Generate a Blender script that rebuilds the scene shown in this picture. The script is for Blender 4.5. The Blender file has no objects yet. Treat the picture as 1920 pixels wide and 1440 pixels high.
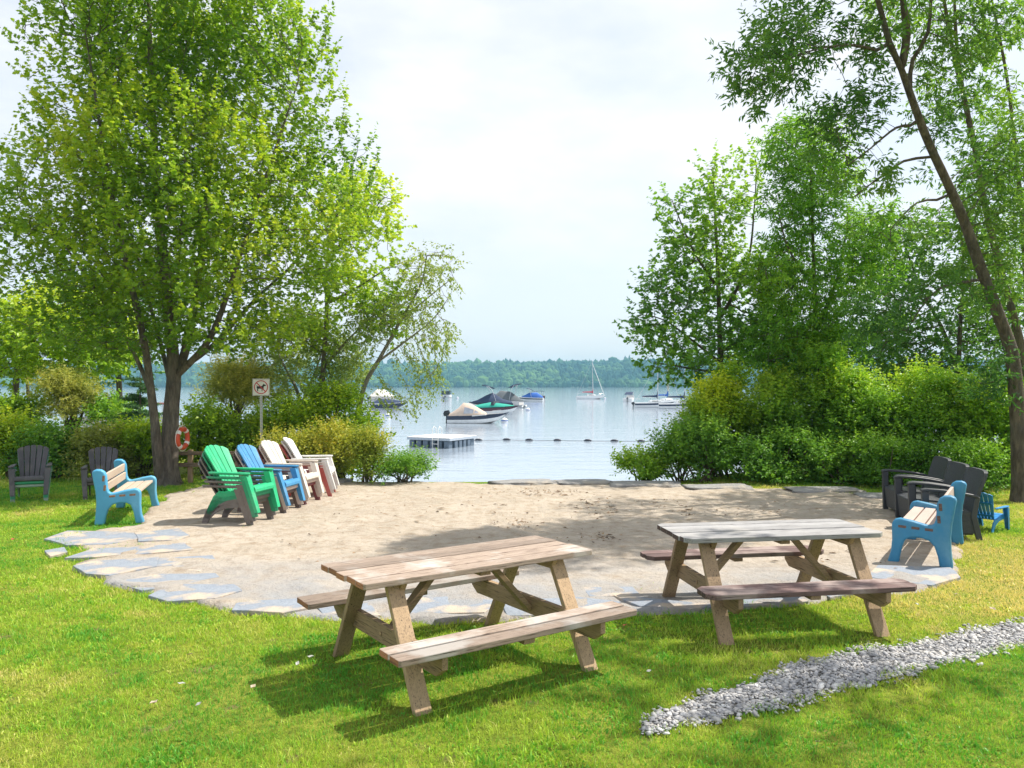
import bpy, math, random
import numpy as np
from mathutils import Vector, Matrix, geometry, noise as mnoise

C = bpy.context.scene
COL = C.collection
R = math.radians
H, F, V0 = 1.985, 1500.0, 722.0          # eye height over the lawn, focal length in photo pixels, horizon row
WATER = -1.72
DS = 1.05                                # depth scale of the planting plan
SUN_EL, SUN_AZ = R(57), R(71)            # sun stands high on the right

# ------------------------------------------------------------------ camera
cam_d = bpy.data.cameras.new("camera"); cam = bpy.data.objects.new("camera", cam_d); COL.objects.link(cam)
cam.location = (0, 0, H); cam.rotation_euler = (R(90), 0, 0)
cam_d.sensor_width = 36; cam_d.lens = 28.125; cam_d.shift_y = 0.001
cam_d.clip_start = 0.05; cam_d.clip_end = 6000
C.camera = cam

# ------------------------------------------------------------------ world
W = bpy.data.worlds.new("World"); C.world = W; W.use_nodes = True
wn, wl = W.node_tree.nodes, W.node_tree.links
bg = wn["Background"]; bg.inputs[1].default_value = 0.11
sky = wn.new("ShaderNodeTexSky"); sky.sky_type = 'NISHITA'; sky.sun_disc = False
sky.sun_elevation = SUN_EL; sky.sun_rotation = SUN_AZ; sky.air_density = 1.0; sky.dust_density = 2.0; sky.ozone_density = 1.0
tc = wn.new("ShaderNodeTexCoord"); mp = wn.new("ShaderNodeMapping"); mp.inputs['Scale'].default_value = (1.0, 1.0, 2.6)
wl.new(tc.outputs['Generated'], mp.inputs['Vector'])
cn = wn.new("ShaderNodeTexNoise"); cn.inputs['Scale'].default_value = 2.3; cn.inputs['Detail'].default_value = 9; cn.inputs['Roughness'].default_value = .55
wl.new(mp.outputs[0], cn.inputs['Vector'])
cr = wn.new("ShaderNodeValToRGB"); cr.color_ramp.elements[0].position = .44; cr.color_ramp.elements[0].color = (.62, .62, .62, 1)
cr.color_ramp.elements[1].position = .62; cr.color_ramp.elements[1].color = (1, 1, 1, 1)
wl.new(cn.outputs['Fac'], cr.inputs[0])
cmix = wn.new("ShaderNodeMix"); cmix.data_type = 'RGBA'; cmix.inputs['B'].default_value = (5.15, 5.25, 5.5, 1)   # thin bright cloud veil
wl.new(cr.outputs[0], cmix.inputs['Factor']); wl.new(sky.outputs[0], cmix.inputs['A'])
wl.new(cmix.outputs['Result'], bg.inputs[0])

# ------------------------------------------------------------------ sun
sd = bpy.data.lights.new("sun", 'SUN'); sd.energy = 3.7; sd.angle = R(0.53); sd.color = (1.0, .94, .84)
sun = bpy.data.objects.new("sun", sd); COL.objects.link(sun)
sdir = Vector((math.sin(SUN_AZ)*math.cos(SUN_EL), math.cos(SUN_AZ)*math.cos(SUN_EL), math.sin(SUN_EL)))
sun.rotation_euler = (-sdir).to_track_quat('-Z', 'Y').to_euler(); sun.location = (30, 30, 60)

C.view_settings.view_transform = 'Standard'; C.view_settings.look = 'None'
C.view_settings.exposure = 0.92; C.view_settings.gamma = 1.0
cy = C.cycles
cy.max_bounces = 12; cy.diffuse_bounces = 8; cy.glossy_bounces = 3; cy.transmission_bounces = 8; cy.transparent_max_bounces = 6; cy.volume_bounces = 0
cy.use_denoising = True; cy.caustics_reflective = False; cy.caustics_refractive = False
cy.sample_clamp_indirect = 6.0

# ------------------------------------------------------------------ helpers
def G(u, v, z=0.0):
    d = F*(H-z)/(v-V0); return Vector(((u-960)/F*d, d, z))
def Q(u, v, d):
    return Vector(((u-960)/F*d, d, H-(v-V0)/F*d))
def lerp(a, b, t): return a+(b-a)*t

def thing(name, label, cat, loc=(0, 0, 0), rotz=0, group=None):
    o = bpy.data.objects.new(name, None); COL.objects.link(o); o.empty_display_size = .2
    o.location = loc; o.rotation_euler = (0, 0, rotz); o['label'] = label; o['category'] = cat
    if group: o['group'] = group
    return o
def tag(o, label, cat=None, group=None, kind=None):
    o['label'] = label
    if cat: o['category'] = cat
    if group: o['group'] = group
    if kind: o['kind'] = kind
    return o
def dup(root, loc, rotz, label, group=None):
    r = root.copy(); COL.objects.link(r); r.location = loc; r.rotation_euler = (0, 0, rotz); r['label'] = label
    if group: r['group'] = group
    for ch in list(root.children):
        c = ch.copy(); COL.objects.link(c); c.parent = r
        for g in list(ch.children):
            d = g.copy(); COL.objects.link(d); d.parent = c
    return r
def recolour(root, mats):                       # new materials (by part name) on a copied thing
    for c in root.children:
        c.data = c.data.copy(); k = c.name.split('.')[0]
        for i in range(len(c.data.materials)): c.data.materials[i] = mats.get(k, mats.get('*'))

class MB:
    def __init__(s): s.v = []; s.f = []; s.m = []; s.t = []; s.rng = random.Random(7)
    def add(s, vs, fs, mi=0, tint=None):
        b = len(s.v); t = s.rng.random() if tint is None else tint
        s.v.extend([tuple(p) for p in vs]); s.t.extend([t]*len(vs))
        s.f.extend([tuple(i+b for i in f) for f in fs]); s.m.extend([mi]*len(fs))
    def box(s, c, d, rot=None, mi=0, tint=None):
        c = Vector(c); vs = []
        for x in (-.5, .5):
            for y in (-.5, .5):
                for z in (-.5, .5):
                    p = Vector((x*d[0], y*d[1], z*d[2])); vs.append(c+(rot @ p if rot else p))
        s.add(vs, [(0, 1, 3, 2), (4, 6, 7, 5), (0, 4, 5, 1), (2, 3, 7, 6), (0, 2, 6, 4), (1, 5, 7, 3)], mi, tint)
    def beam(s, p, q, w, h, up=(0, 0, 1), mi=0, tint=None):    # w across, h along the up side
        p, q = Vector(p), Vector(q); x = (q-p).normalized(); y = Vector(up).cross(x).normalized(); z = x.cross(y)
        s.box((p+q)/2, ((q-p).length, w, h), Matrix((x, y, z)).transposed(), mi, tint)
    def tube(s, pts, rad, n=8, mi=0, cap=True, tint=None):
        pts = [Vector(p) for p in pts]; k = len(pts)
        if not hasattr(rad, '__len__'): rad = [rad]*k
        vs = []; fs = []; ref = None
        for i in range(k):
            t = (pts[min(i+1, k-1)]-pts[max(i-1, 0)])
            t = t.normalized() if t.length > 1e-9 else Vector((0, 0, 1))
            if ref is None: ref = Vector((1, 0, 0)) if abs(t.x) < .8 else Vector((0, 1, 0))
            a = (ref-t*ref.dot(t)).normalized(); b = t.cross(a); ref = a
            for j in range(n):
                q = 2*math.pi*j/n; vs.append(pts[i]+(a*math.cos(q)+b*math.sin(q))*rad[i])
        for i in range(k-1):
            for j in range(n): fs.append((i*n+j, i*n+(j+1) % n, (i+1)*n+(j+1) % n, (i+1)*n+j))
        if cap: fs.append(tuple(range(n-1, -1, -1))); fs.append(tuple((k-1)*n+j for j in range(n)))
        s.add(vs, fs, mi, tint)
    def prism(s, poly, a, b, axis='y', mi=0, tint=None):        # outline extruded along an axis
        n = len(poly)
        f = {'y': lambda p, t: (p[0], t, p[1]), 'x': lambda p, t: (t, p[0], p[1]), 'z': lambda p, t: (p[0], p[1], t)}[axis]
        vs = [f(p, a) for p in poly]+[f(p, b) for p in poly]
        fs = [tuple(range(n)), tuple(range(2*n-1, n-1, -1))]+[(i, i+n, (i+1) % n+n, (i+1) % n) for i in range(n)]
        s.add(vs, fs, mi, tint)
    def loft(s, rings, mi=0, closed=True, cap=True, bands=None, tint=None):
        n = len(rings[0]); vs = [p for r in rings for p in r]; t = s.rng.random() if tint is None else tint
        b = len(s.v); s.v.extend([tuple(p) for p in vs]); s.t.extend([t]*len(vs))
        for i in range(len(rings)-1):
            for j in range(n if closed else n-1):
                s.f.append((b+i*n+j, b+i*n+(j+1) % n, b+(i+1)*n+(j+1) % n, b+(i+1)*n+j)); s.m.append(bands[j] if bands else mi)
        if cap:
            s.f.append(tuple(b+j for j in range(n-1, -1, -1))); s.m.append(mi)
            s.f.append(tuple(b+(len(rings)-1)*n+j for j in range(n))); s.m.append(mi)
    def build(s, name, mats, parent=None, bevel=0, smooth=0, seg=2, sub=0):
        if not isinstance(mats, (list, tuple)): mats = [mats]
        me = bpy.data.meshes.new(name); me.from_pydata(s.v, [], s.f)
        for m in mats: me.materials.append(m)
        me.polygons.foreach_set('material_index', s.m)
        a = me.attributes.new('tint', 'FLOAT', 'POINT'); a.data.foreach_set('value', s.t)
        import bmesh
        bm = bmesh.new(); bm.from_mesh(me); bmesh.ops.recalc_face_normals(bm, faces=bm.faces); bm.to_mesh(me); bm.free()
        if smooth:
            me.polygons.foreach_set('use_smooth', [True]*len(me.polygons)); me.set_sharp_from_angle(angle=R(smooth))
        o = bpy.data.objects.new(name, me); COL.objects.link(o)
        if parent: o.parent = parent
        if bevel:
            md = o.modifiers.new('bevel', 'BEVEL'); md.width = bevel; md.segments = seg; md.limit_method = 'ANGLE'; md.angle_limit = R(35)
        if sub:
            md = o.modifiers.new('sub', 'SUBSURF'); md.levels = sub; md.render_levels = sub
        return o

def array_mesh(name, verts, faces, mat, parent=None, tint=None, smooth=False):   # faces: (n,k) arrays (list of them allowed)
    me = bpy.data.meshes.new(name)
    if not isinstance(faces, list): faces = [faces]
    me.vertices.add(len(verts)); me.vertices.foreach_set('co', np.asarray(verts, np.float32).ravel())
    flat = np.concatenate([f.ravel() for f in faces]).astype(np.int32)
    tot = np.concatenate([np.full(len(f), f.shape[1]) for f in faces]).astype(np.int32)
    st = np.concatenate([[0], np.cumsum(tot)[:-1]]).astype(np.int32)
    me.loops.add(len(flat)); me.loops.foreach_set('vertex_index', flat)
    me.polygons.add(len(tot)); me.polygons.foreach_set('loop_start', st)
    me.polygons.foreach_set('loop_total', tot)
    if tint is not None:
        a = me.attributes.new('tint', 'FLOAT', 'POINT'); a.data.foreach_set('value', np.asarray(tint, np.float32))
    me.polygons.foreach_set('use_smooth', np.full(len(tot), smooth))
    me.update(calc_edges=True); me.validate()
    me.materials.append(mat)
    o = bpy.data.objects.new(name, me); COL.objects.link(o)
    if parent: o.parent = parent
    return o

def vnoise(x, y, s=1.0, seed=0):                # smooth value noise 0..1
    x = np.asarray(x)*s+seed*17.3; y = np.asarray(y)*s+seed*9.1
    xi = np.floor(x).astype(np.int64); yi = np.floor(y).astype(np.int64); fx = x-xi; fy = y-yi
    fx = fx*fx*(3-2*fx); fy = fy*fy*(3-2*fy)
    def h(a, b):
        q = (a*374761393+b*668265263+seed*1442695) & 0xffffffff
        q = ((q ^ (q >> 13))*1274126177) & 0xffffffff
        return ((q ^ (q >> 16)) & 0xffff)/65535.0
    return (h(xi, yi)*(1-fx)+h(xi+1, yi)*fx)*(1-fy)+(h(xi, yi+1)*(1-fx)+h(xi+1, yi+1)*fx)*fy
def fbm(x, y, s, seed=0, o=3):
    r = 0; a = .5; t = 0
    for i in range(o): r = r+a*vnoise(x, y, s*2**i, seed+i); t += a; a *= .5
    return r/t
def inside(px, py, poly):
    px = np.asarray(px); py = np.asarray(py); c = np.zeros(px.shape, bool); n = len(poly)
    for i in range(n):
        x0, y0 = poly[i]; x1, y1 = poly[(i+1) % n]
        k = ((y0 > py) != (y1 > py)) & (px < (x1-x0)*(py-y0)/((y1-y0) or 1e-9)+x0); c ^= k
    return c

# ------------------------------------------------------------------ materials
def base_mat(name):
    m = bpy.data.materials.new(name); m.use_nodes = True
    return m, m.node_tree.nodes, m.node_tree.links, m.node_tree.nodes['Principled BSDF']
def mixc(n, l, fac, a, b, mode='MIX'):
    x = n.new('ShaderNodeMix'); x.data_type = 'RGBA'; x.blend_type = mode
    for sock, val in (('Factor', fac), ('A', a), ('B', b)):
        if isinstance(val, (int, float)): x.inputs[sock].default_value = val
        elif isinstance(val, tuple): x.inputs[sock].default_value = (*val, 1) if len(val) == 3 else val
        else: l.new(val, x.inputs[sock])
    return x.outputs['Result']
def noisef(n, l, vec, scale, detail=6, lo=.35, hi=.65, rough=.6):
    t = n.new('ShaderNodeTexNoise'); t.inputs['Scale'].default_value = scale; t.inputs['Detail'].default_value = detail; t.inputs['Roughness'].default_value = rough
    l.new(vec, t.inputs['Vector']); r = n.new('ShaderNodeMapRange'); r.inputs[1].default_value = lo; r.inputs[2].default_value = hi
    l.new(t.outputs['Fac'], r.inputs[0]); return r.outputs[0]
def coords(n, l, stretch=(1, 1, 1), which='Object'):
    t = n.new('ShaderNodeTexCoord'); m = n.new('ShaderNodeMapping'); m.inputs['Scale'].default_value = stretch
    l.new(t.outputs[which], m.inputs['Vector']); return m.outputs[0]
def tintf(n):
    a = n.new('ShaderNodeAttribute'); a.attribute_name = 'tint'; return a.outputs['Fac']
def bumpn(n, l, b, h, strength, dist=.01):
    x = n.new('ShaderNodeBump'); x.inputs['Strength'].default_value = strength; x.inputs['Distance'].default_value = dist
    l.new(h, x.inputs['Height']); l.new(x.outputs[0], b.inputs['Normal'])

def surf(name, c1, c2, scale=6, rough=.55, bump=.15, bscale=60, stretch=(1, 1, 1), c3=None, s3=3, t3=(.55, .7), metal=0, spec=.5, vary=0, dist=.004):
    m, n, l, b = base_mat(name); v = coords(n, l, stretch)
    col = mixc(n, l, noisef(n, l, v, scale), c1, c2)
    if c3: col = mixc(n, l, noisef(n, l, v, s3, 8, *t3), col, c3)
    if vary:
        r = n.new('ShaderNodeMapRange'); r.inputs[3].default_value = 1-vary; r.inputs[4].default_value = 1+vary; l.new(tintf(n), r.inputs[0])
        hs = n.new('ShaderNodeHueSaturation'); l.new(r.outputs[0], hs.inputs['Value']); l.new(col, hs.inputs['Color']); col = hs.outputs[0]
    l.new(col, b.inputs['Base Color']); b.inputs['Roughness'].default_value = rough; b.inputs['Metallic'].default_value = metal
    b.inputs['Specular IOR Level'].default_value = spec
    if bump: bumpn(n, l, b, noisef(n, l, v, bscale, 4, .2, .8), bump, dist)
    return m

def wood(name, c1, c2, dark, axis=0, rough=.75, grey=None, gfac=(.5, .62)):
    st = [9, 9, 9]; st[axis] = .55
    m, n, l, b = base_mat(name); v = coords(n, l, tuple(st)); vo = coords(n, l)
    grain = noisef(n, l, v, 5.5, 8, .3, .7, .7)
    col = mixc(n, l, grain, c1, c2)
    col = mixc(n, l, noisef(n, l, v, 14, 5, .54, .68), col, dark)
    if grey: col = mixc(n, l, noisef(n, l, vo, 2.2, 5, *gfac), col, grey)
    sc = [30, 30, 30]; sc[axis] = .9
    col = mixc(n, l, noisef(n, l, coords(n, l, tuple(sc)), 3.1, 3, .62, .68), col, tuple(q*.55 for q in dark))
    kn = n.new('ShaderNodeTexVoronoi'); kn.inputs['Scale'].default_value = .62; kn.inputs['Randomness'].default_value = 1
    stk = [5.5, 5.5, 5.5]; stk[axis] = 2.8; l.new(coords(n, l, tuple(stk)), kn.inputs['Vector'])
    kr = n.new('ShaderNodeMapRange'); kr.inputs[1].default_value = .05; kr.inputs[2].default_value = .11; kr.inputs[3].default_value = .75; kr.inputs[4].default_value = 0
    l.new(kn.outputs['Distance'], kr.inputs[0]); col = mixc(n, l, kr.outputs[0], col, dark)
    r = n.new('ShaderNodeMapRange'); r.inputs[3].default_value = .72; r.inputs[4].default_value = 1.2; l.new(tintf(n), r.inputs[0])
    hs = n.new('ShaderNodeHueSaturation'); l.new(r.outputs[0], hs.inputs['Value']); l.new(col, hs.inputs['Color'])
    l.new(hs.outputs[0], b.inputs['Base Color']); b.inputs['Roughness'].default_value = rough; b.inputs['Specular IOR Level'].default_value = .3
    bumpn(n, l, b, grain, .35, .004); return m

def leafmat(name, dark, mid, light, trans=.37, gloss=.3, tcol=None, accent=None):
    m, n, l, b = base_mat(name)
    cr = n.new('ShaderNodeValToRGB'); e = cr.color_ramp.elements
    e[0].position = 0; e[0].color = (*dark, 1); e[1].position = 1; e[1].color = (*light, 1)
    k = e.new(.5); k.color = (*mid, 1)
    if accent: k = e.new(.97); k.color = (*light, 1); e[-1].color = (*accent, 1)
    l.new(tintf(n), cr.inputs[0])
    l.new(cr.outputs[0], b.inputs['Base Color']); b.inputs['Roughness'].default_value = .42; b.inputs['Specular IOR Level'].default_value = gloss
    tr = n.new('ShaderNodeBsdfTranslucent')
    tcl = mixc(n, l, 1.0, cr.outputs[0], tcol or (1.55, 1.45, .8), 'MULTIPLY'); l.new(tcl, tr.inputs[0])
    mx = n.new('ShaderNodeMixShader'); mx.inputs[0].default_value = trans
    l.new(b.outputs[0], mx.inputs[1]); l.new(tr.outputs[0], mx.inputs[2]); l.new(mx.outputs[0], n['Material Output'].inputs[0])
    return m

def bark(name, c1, c2, sc=1.0, birch=False):
    m, n, l, b = base_mat(name); v = coords(n, l, (4*sc, 4*sc, .9*sc) if not birch else (2, 2, 14))
    g = noisef(n, l, v, 3.2, 8, .35, .65, .7); col = mixc(n, l, g, c1, c2)
    col = mixc(n, l, noisef(n, l, coords(n, l), 1.7, 5, .5, .75), col, tuple(lerp(a, .3, .35) for a in c2))
    l.new(col, b.inputs['Base Color']); b.inputs['Roughness'].default_value = .9; b.inputs['Specular IOR Level'].default_value = .2
    bumpn(n, l, b, g, 1.0, .06); return m

def plast(name, c): g = sum(c)/3; return surf(name, c, tuple(x*.80 for x in c), 7, .46, .12, 70, c3=tuple(lerp(x, min(.7, g*.6+.22), .38) for x in c), s3=4.5, t3=(.50, .78), vary=.06)
def smat(name, c, rough=.4, **k): return surf(name, c, tuple(x*.86 for x in c), 4, rough, k.pop('bump', .05), 40, **k)
# ------------------------------------------------------------------ terrain, water, hills
def ground_h(x, y):
    x = np.asarray(x, float); y = np.asarray(y, float)
    e = 16.35+np.where(x < -3.2, np.clip((-3.2-x)*1.2, 0, 8.5), 0)+np.where(x > 3.2, np.clip((x-3.2)*.9, 0, 7), 0)
    t = np.clip((y-e)/7.0, 0, 1); return -4.2*t*t*(3-2*t)
def gh(x, y): return float(ground_h(x, y))

SAND_PX = [(372, 914), (318, 926), (296, 940), (280, 958), (248, 986), (172, 994), (112, 1010), (150, 1026), (205, 1044), (146, 1064),
           (212, 1092), (300, 1124), (440, 1146), (560, 1157), (700, 1163), (900, 1166), (1100, 1158), (1200, 1150), (1330, 1143), (1500, 1131),
           (1650, 1116), (1762, 1100), (1797, 1064), (1803, 1020), (1812, 985), (1800, 958), (1740, 944), (1660, 932), (1480, 919), (1300, 914),
           (1140, 909), (940, 907), (760, 905), (590, 903), (450, 905)]
SAND = [tuple(G(u, v).xy) for u, v in SAND_PX]
GRAV = [tuple(G(u, v).xy) for u, v in [(1200, 1350), (1256, 1322), (1330, 1291), (1420, 1266), (1500, 1238), (1600, 1216), (1700, 1199), (1810, 1178), (1960, 1152), (2250, 1112),
        (2250, 1150), (1960, 1205), (1830, 1238), (1730, 1262), (1600, 1299), (1500, 1322), (1400, 1346), (1300, 1370), (1240, 1382), (1196, 1384)]]

GRAV_IN = [(p[0]+.0, p[1]+(.07 if i >= 10 else -.07)) for i, p in enumerate(GRAV)]

_c = [(Vector(GRAV[i])+Vector(GRAV[min(len(GRAV)-1, 20-i)]))/2 for i in range(len(GRAV))]
GRAV = [tuple(Vector(p).lerp(c, .20)) for p, c in zip(GRAV, _c)]
GRAV_IN = [(p[0]+.0, p[1]+(.06 if i >= 10 else -.06)) for i, p in enumerate(GRAV)]

def build_ground():
    xs = np.concatenate([np.linspace(-2300, -60, 12), np.linspace(-50, -14, 14), np.linspace(-13, 13, 66), np.linspace(14, 50, 14), np.linspace(60, 2300, 12)])
    ys = np.concatenate([np.linspace(-90, -5, 6), np.linspace(-3, 34, 86), np.linspace(40, 2250, 14)])
    X, Y = np.meshgrid(xs, ys); Z = ground_h(X, Y)+.02*(fbm(X, Y, .5, 3)-.5)*(np.abs(X) < 60)-.012
    Z = np.where(Y > 60, -5.0, Z)
    nx, ny = len(xs), len(ys); i = np.arange(nx*ny).reshape(ny, nx)
    f = np.stack([i[:-1, :-1], i[:-1, 1:], i[1:, 1:], i[1:, :-1]], -1).reshape(-1, 4)
    m, n, l, b = base_mat('lawn soil'); v = coords(n, l)
    col = mixc(n, l, noisef(n, l, v, 1.2, 6, .35, .65), (.22, .31, .028), (.36, .38, .06))
    col = mixc(n, l, noisef(n, l, v, 14, 5, .35, .7), col, (.11, .16, .02))
    col = mixc(n, l, noisef(n, l, v, 3.1, 5, .62, .72), col, (.23, .19, .085))
    l.new(col, b.inputs['Base Color']); b.inputs['Roughness'].default_value = .95; b.inputs['Specular IOR Level'].default_value = .1
    bumpn(n, l, b, noisef(n, l, v, 45, 6, .2, .8), 1.0, .03)
    o = array_mesh('ground', np.stack([X, Y, Z], -1).reshape(-1, 3), f, m, smooth=True)
    tag(o, 'green lawn and bank running down to the lake bed', kind='structure')
build_ground()

def build_water():
    m, n, l, b = base_mat('lake water'); v = coords(n, l, (.35, 1.0, 1))
    b.inputs['Base Color'].default_value = (.30, .36, .43, 1); b.inputs['Roughness'].default_value = .06; b.inputs['IOR'].default_value = 1.42
    b.inputs['Specular IOR Level'].default_value = .5
    def nz(sc, d): 
        t = n.new('ShaderNodeTexNoise'); t.inputs['Scale'].default_value = sc; t.inputs['Detail'].default_value = d; l.new(v, t.inputs['Vector']); return t.outputs['Fac']
    a = n.new('ShaderNodeMath'); a.operation = 'MULTIPLY_ADD'; a.inputs[1].default_value = .35; l.new(nz(4.0, 4), a.inputs[0]); l.new(nz(.8, 4), a.inputs[2])
    bumpn(n, l, b, a.outputs[0], .30, .12)
    xs = np.array([-2300, -400, -100, 0, 100, 400, 2300.]); ys = np.array([18.1, 40, 100, 300, 700, 1290.])
    X, Y = np.meshgrid(xs, ys); i = np.arange(X.size).reshape(X.shape)
    f = np.stack([i[:-1, :-1], i[:-1, 1:], i[1:, 1:], i[1:, :-1]], -1).reshape(-1, 4)
    o = array_mesh('water', np.stack([X, Y, np.full(X.shape, WATER)], -1).reshape(-1, 3), f, m)
    tag(o, 'pale rippled lake water', kind='structure')
build_water()

def hill_h(x, y):
    t = np.clip((y-1262)/430, 0, 1); top = 37+9*fbm(x, y*0, .0022, 5)+np.clip(x, -900, 900)*.006
    return WATER-1.2+2.2*np.clip((y-1262)/14, 0, 1)+(top)*(t*t*(3-2*t))**.85
def build_hills():
    xs = np.linspace(-2250, 2250, 120); ys = np.linspace(1262, 2200, 30)
    X, Y = np.meshgrid(xs, ys); i = np.arange(X.size).reshape(X.shape)
    f = np.stack([i[:-1, :-1], i[:-1, 1:], i[1:, 1:], i[1:, :-1]], -1).reshape(-1, 4)
    m = surf('far wood floor', (.03, .055, .02), (.045, .07, .025), .02, .95, 0)
    o = array_mesh('hill', np.stack([X, Y, hill_h(X, Y)], -1).reshape(-1, 3), f, m, smooth=True)
    tag(o, 'long low hill across the lake', kind='structure')
    # the far wood: thousands of crowns
    rng = np.random.default_rng(5); K = 11000
    x = rng.uniform(-1500, 1500, K)*rng.uniform(.35, 1, K); y = 1264+rng.random(K)**1.35*480; z = hill_h(x, y)
    ico = icosphere(1); nv = len(ico[0]); s = rng.uniform(2.6, 6.2, K)*(1+.6*(rng.random(K) < .07)); con = rng.random(K) < .13
    sx = np.where(con, s*.55, s); sz = np.where(con, s*1.35, s*rng.uniform(.9, 1.3, K))
    jit = 1+rng.uniform(-.28, .28, (K, nv, 1)); V = ico[0][None]*jit
    taper = np.where(con[:, None], np.clip(1.15-.85*(V[:, :, 2]*.5+.5), .12, 1.2), 1)
    V = np.stack([V[:, :, 0]*taper*sx[:, None], V[:, :, 1]*taper*sx[:, None], V[:, :, 2]*sz[:, None]], -1)+np.stack([x, y, z+sz*.75], -1)[:, None]
    fc = (ico[1][None]+(np.arange(K)*nv)[:, None, None]).reshape(-1, 3)
    t = np.repeat(np.where(con, rng.uniform(0, .35, K), np.clip(fbm(x, y, .012, 9)*1.7-.45+rng.normal(0, .22, K), 0, 1)), nv)
    m, n, l, b = base_mat('far foliage'); cr = n.new('ShaderNodeValToRGB'); e = cr.color_ramp.elements
    e[0].color = (.015, .06, .04, 1); e[1].color = (.10, .19, .05, 1); l.new(tintf(n), cr.inputs[0]); l.new(cr.outputs[0], b.inputs['Base Color'])
    b.inputs['Roughness'].default_value = .95; b.inputs['Specular IOR Level'].default_value = .1
    o = array_mesh('far_forest', V.reshape(-1, 3), fc, m, tint=t); tag(o, 'mixed wood covering the hill across the lake', kind='stuff')

def icosphere(sub):
    import bmesh
    bm = bmesh.new(); bmesh.ops.create_icosphere(bm, subdivisions=sub, radius=1)
    v = np.array([p.co[:] for p in bm.verts]); f = np.array([[q.index for q in p.verts] for p in bm.faces]); bm.free(); return v, f
build_hills()

# ------------------------------------------------------------------ sand, flagstones, edge rocks, gravel, grass
def ragged(poly, step, amp, seed):
    out = []; n = len(poly)
    for i in range(n):
        a = Vector(poly[i]); b = Vector(poly[(i+1) % n]); k = max(1, int((b-a).length/step)); nrm = Vector((b.y-a.y, a.x-b.x)).normalized()
        for j in range(k):
            p = a.lerp(b, j/k); w = (float(fbm(p.x, p.y, 2.1, seed))-.5)*2*amp; out.append(tuple(p+nrm*w))
    return out
SAND_E = ragged(SAND, .12, .16, 11)
def build_sand():
    rng = np.random.default_rng(2); xs = np.array([p[0] for p in SAND_E]); ys = np.array([p[1] for p in SAND_E])
    gx, gy = np.meshgrid(np.arange(xs.min(), xs.max(), .075), np.arange(ys.min(), ys.max(), .075))
    gx = (gx+rng.uniform(-.03, .03, gx.shape)).ravel(); gy = (gy+rng.uniform(-.03, .03, gy.shape)).ravel(); k = inside(gx, gy, SAND_E)
    pts = [Vector(p) for p in SAND_E]; n = len(pts)
    pts += [Vector((a, b)) for a, b in zip(gx[k], gy[k])]
    vs, _, fs, _, _, _ = geometry.delaunay_2d_cdt(pts, [(i, (i+1) % n) for i in range(n)], [list(range(n))], 1, 1e-5)
    P = np.array([(p.x, p.y) for p in vs]); z = .014+.036*(fbm(P[:, 0], P[:, 1], 1.9, 4, 4)-.40)+.034*(vnoise(P[:, 0], P[:, 1], 4.6, 8)-.5)
    z = np.maximum(z, .008); z[:n] = -.03
    f = np.array([list(q) for q in fs if len(q) == 3])
    m, nn, l, b = base_mat('beach sand'); v = coords(nn, l)
    col = mixc(nn, l, noisef(nn, l, v, .9, 6, .35, .65), (.49, .425, .35), (.405, .35, .285))
    col = mixc(nn, l, noisef(nn, l, v, 5, 9, .46, .70, .7), col, (.32, .25, .18))
    col = mixc(nn, l, noisef(nn, l, v, 60, 3, .58, .75), col, (.62, .50, .38))
    col = mixc(nn, l, noisef(nn, l, v, 110, 2, .63, .72), col, (.20, .15, .11))
    # mottled blue-grey blended in, stronger towards the side by the lawn
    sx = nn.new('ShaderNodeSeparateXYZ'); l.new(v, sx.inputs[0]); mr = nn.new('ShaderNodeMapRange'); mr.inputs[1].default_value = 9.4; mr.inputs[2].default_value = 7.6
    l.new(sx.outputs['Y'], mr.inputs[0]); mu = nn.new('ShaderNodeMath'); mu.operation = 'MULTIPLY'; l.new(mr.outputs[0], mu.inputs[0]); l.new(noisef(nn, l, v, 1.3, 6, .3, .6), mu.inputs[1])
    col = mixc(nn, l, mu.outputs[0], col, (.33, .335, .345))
    # brown leaf crumbs in drifts
    col = mixc(nn, l, noisef(nn, l, coords(nn, l, (1, 1.6, 1)), 2.6, 10, .63, .70, .72), col, (.20, .125, .06))
    l.new(col, b.inputs['Base Color']); b.inputs['Roughness'].default_value = .95; b.inputs['Specular IOR Level'].default_value = .15
    bumpn(nn, l, b, noisef(nn, l, v, 9, 10, .25, .75, .70), .9, .030)
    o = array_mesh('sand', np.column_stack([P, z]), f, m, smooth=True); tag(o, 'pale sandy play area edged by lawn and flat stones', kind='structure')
build_sand()

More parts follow.
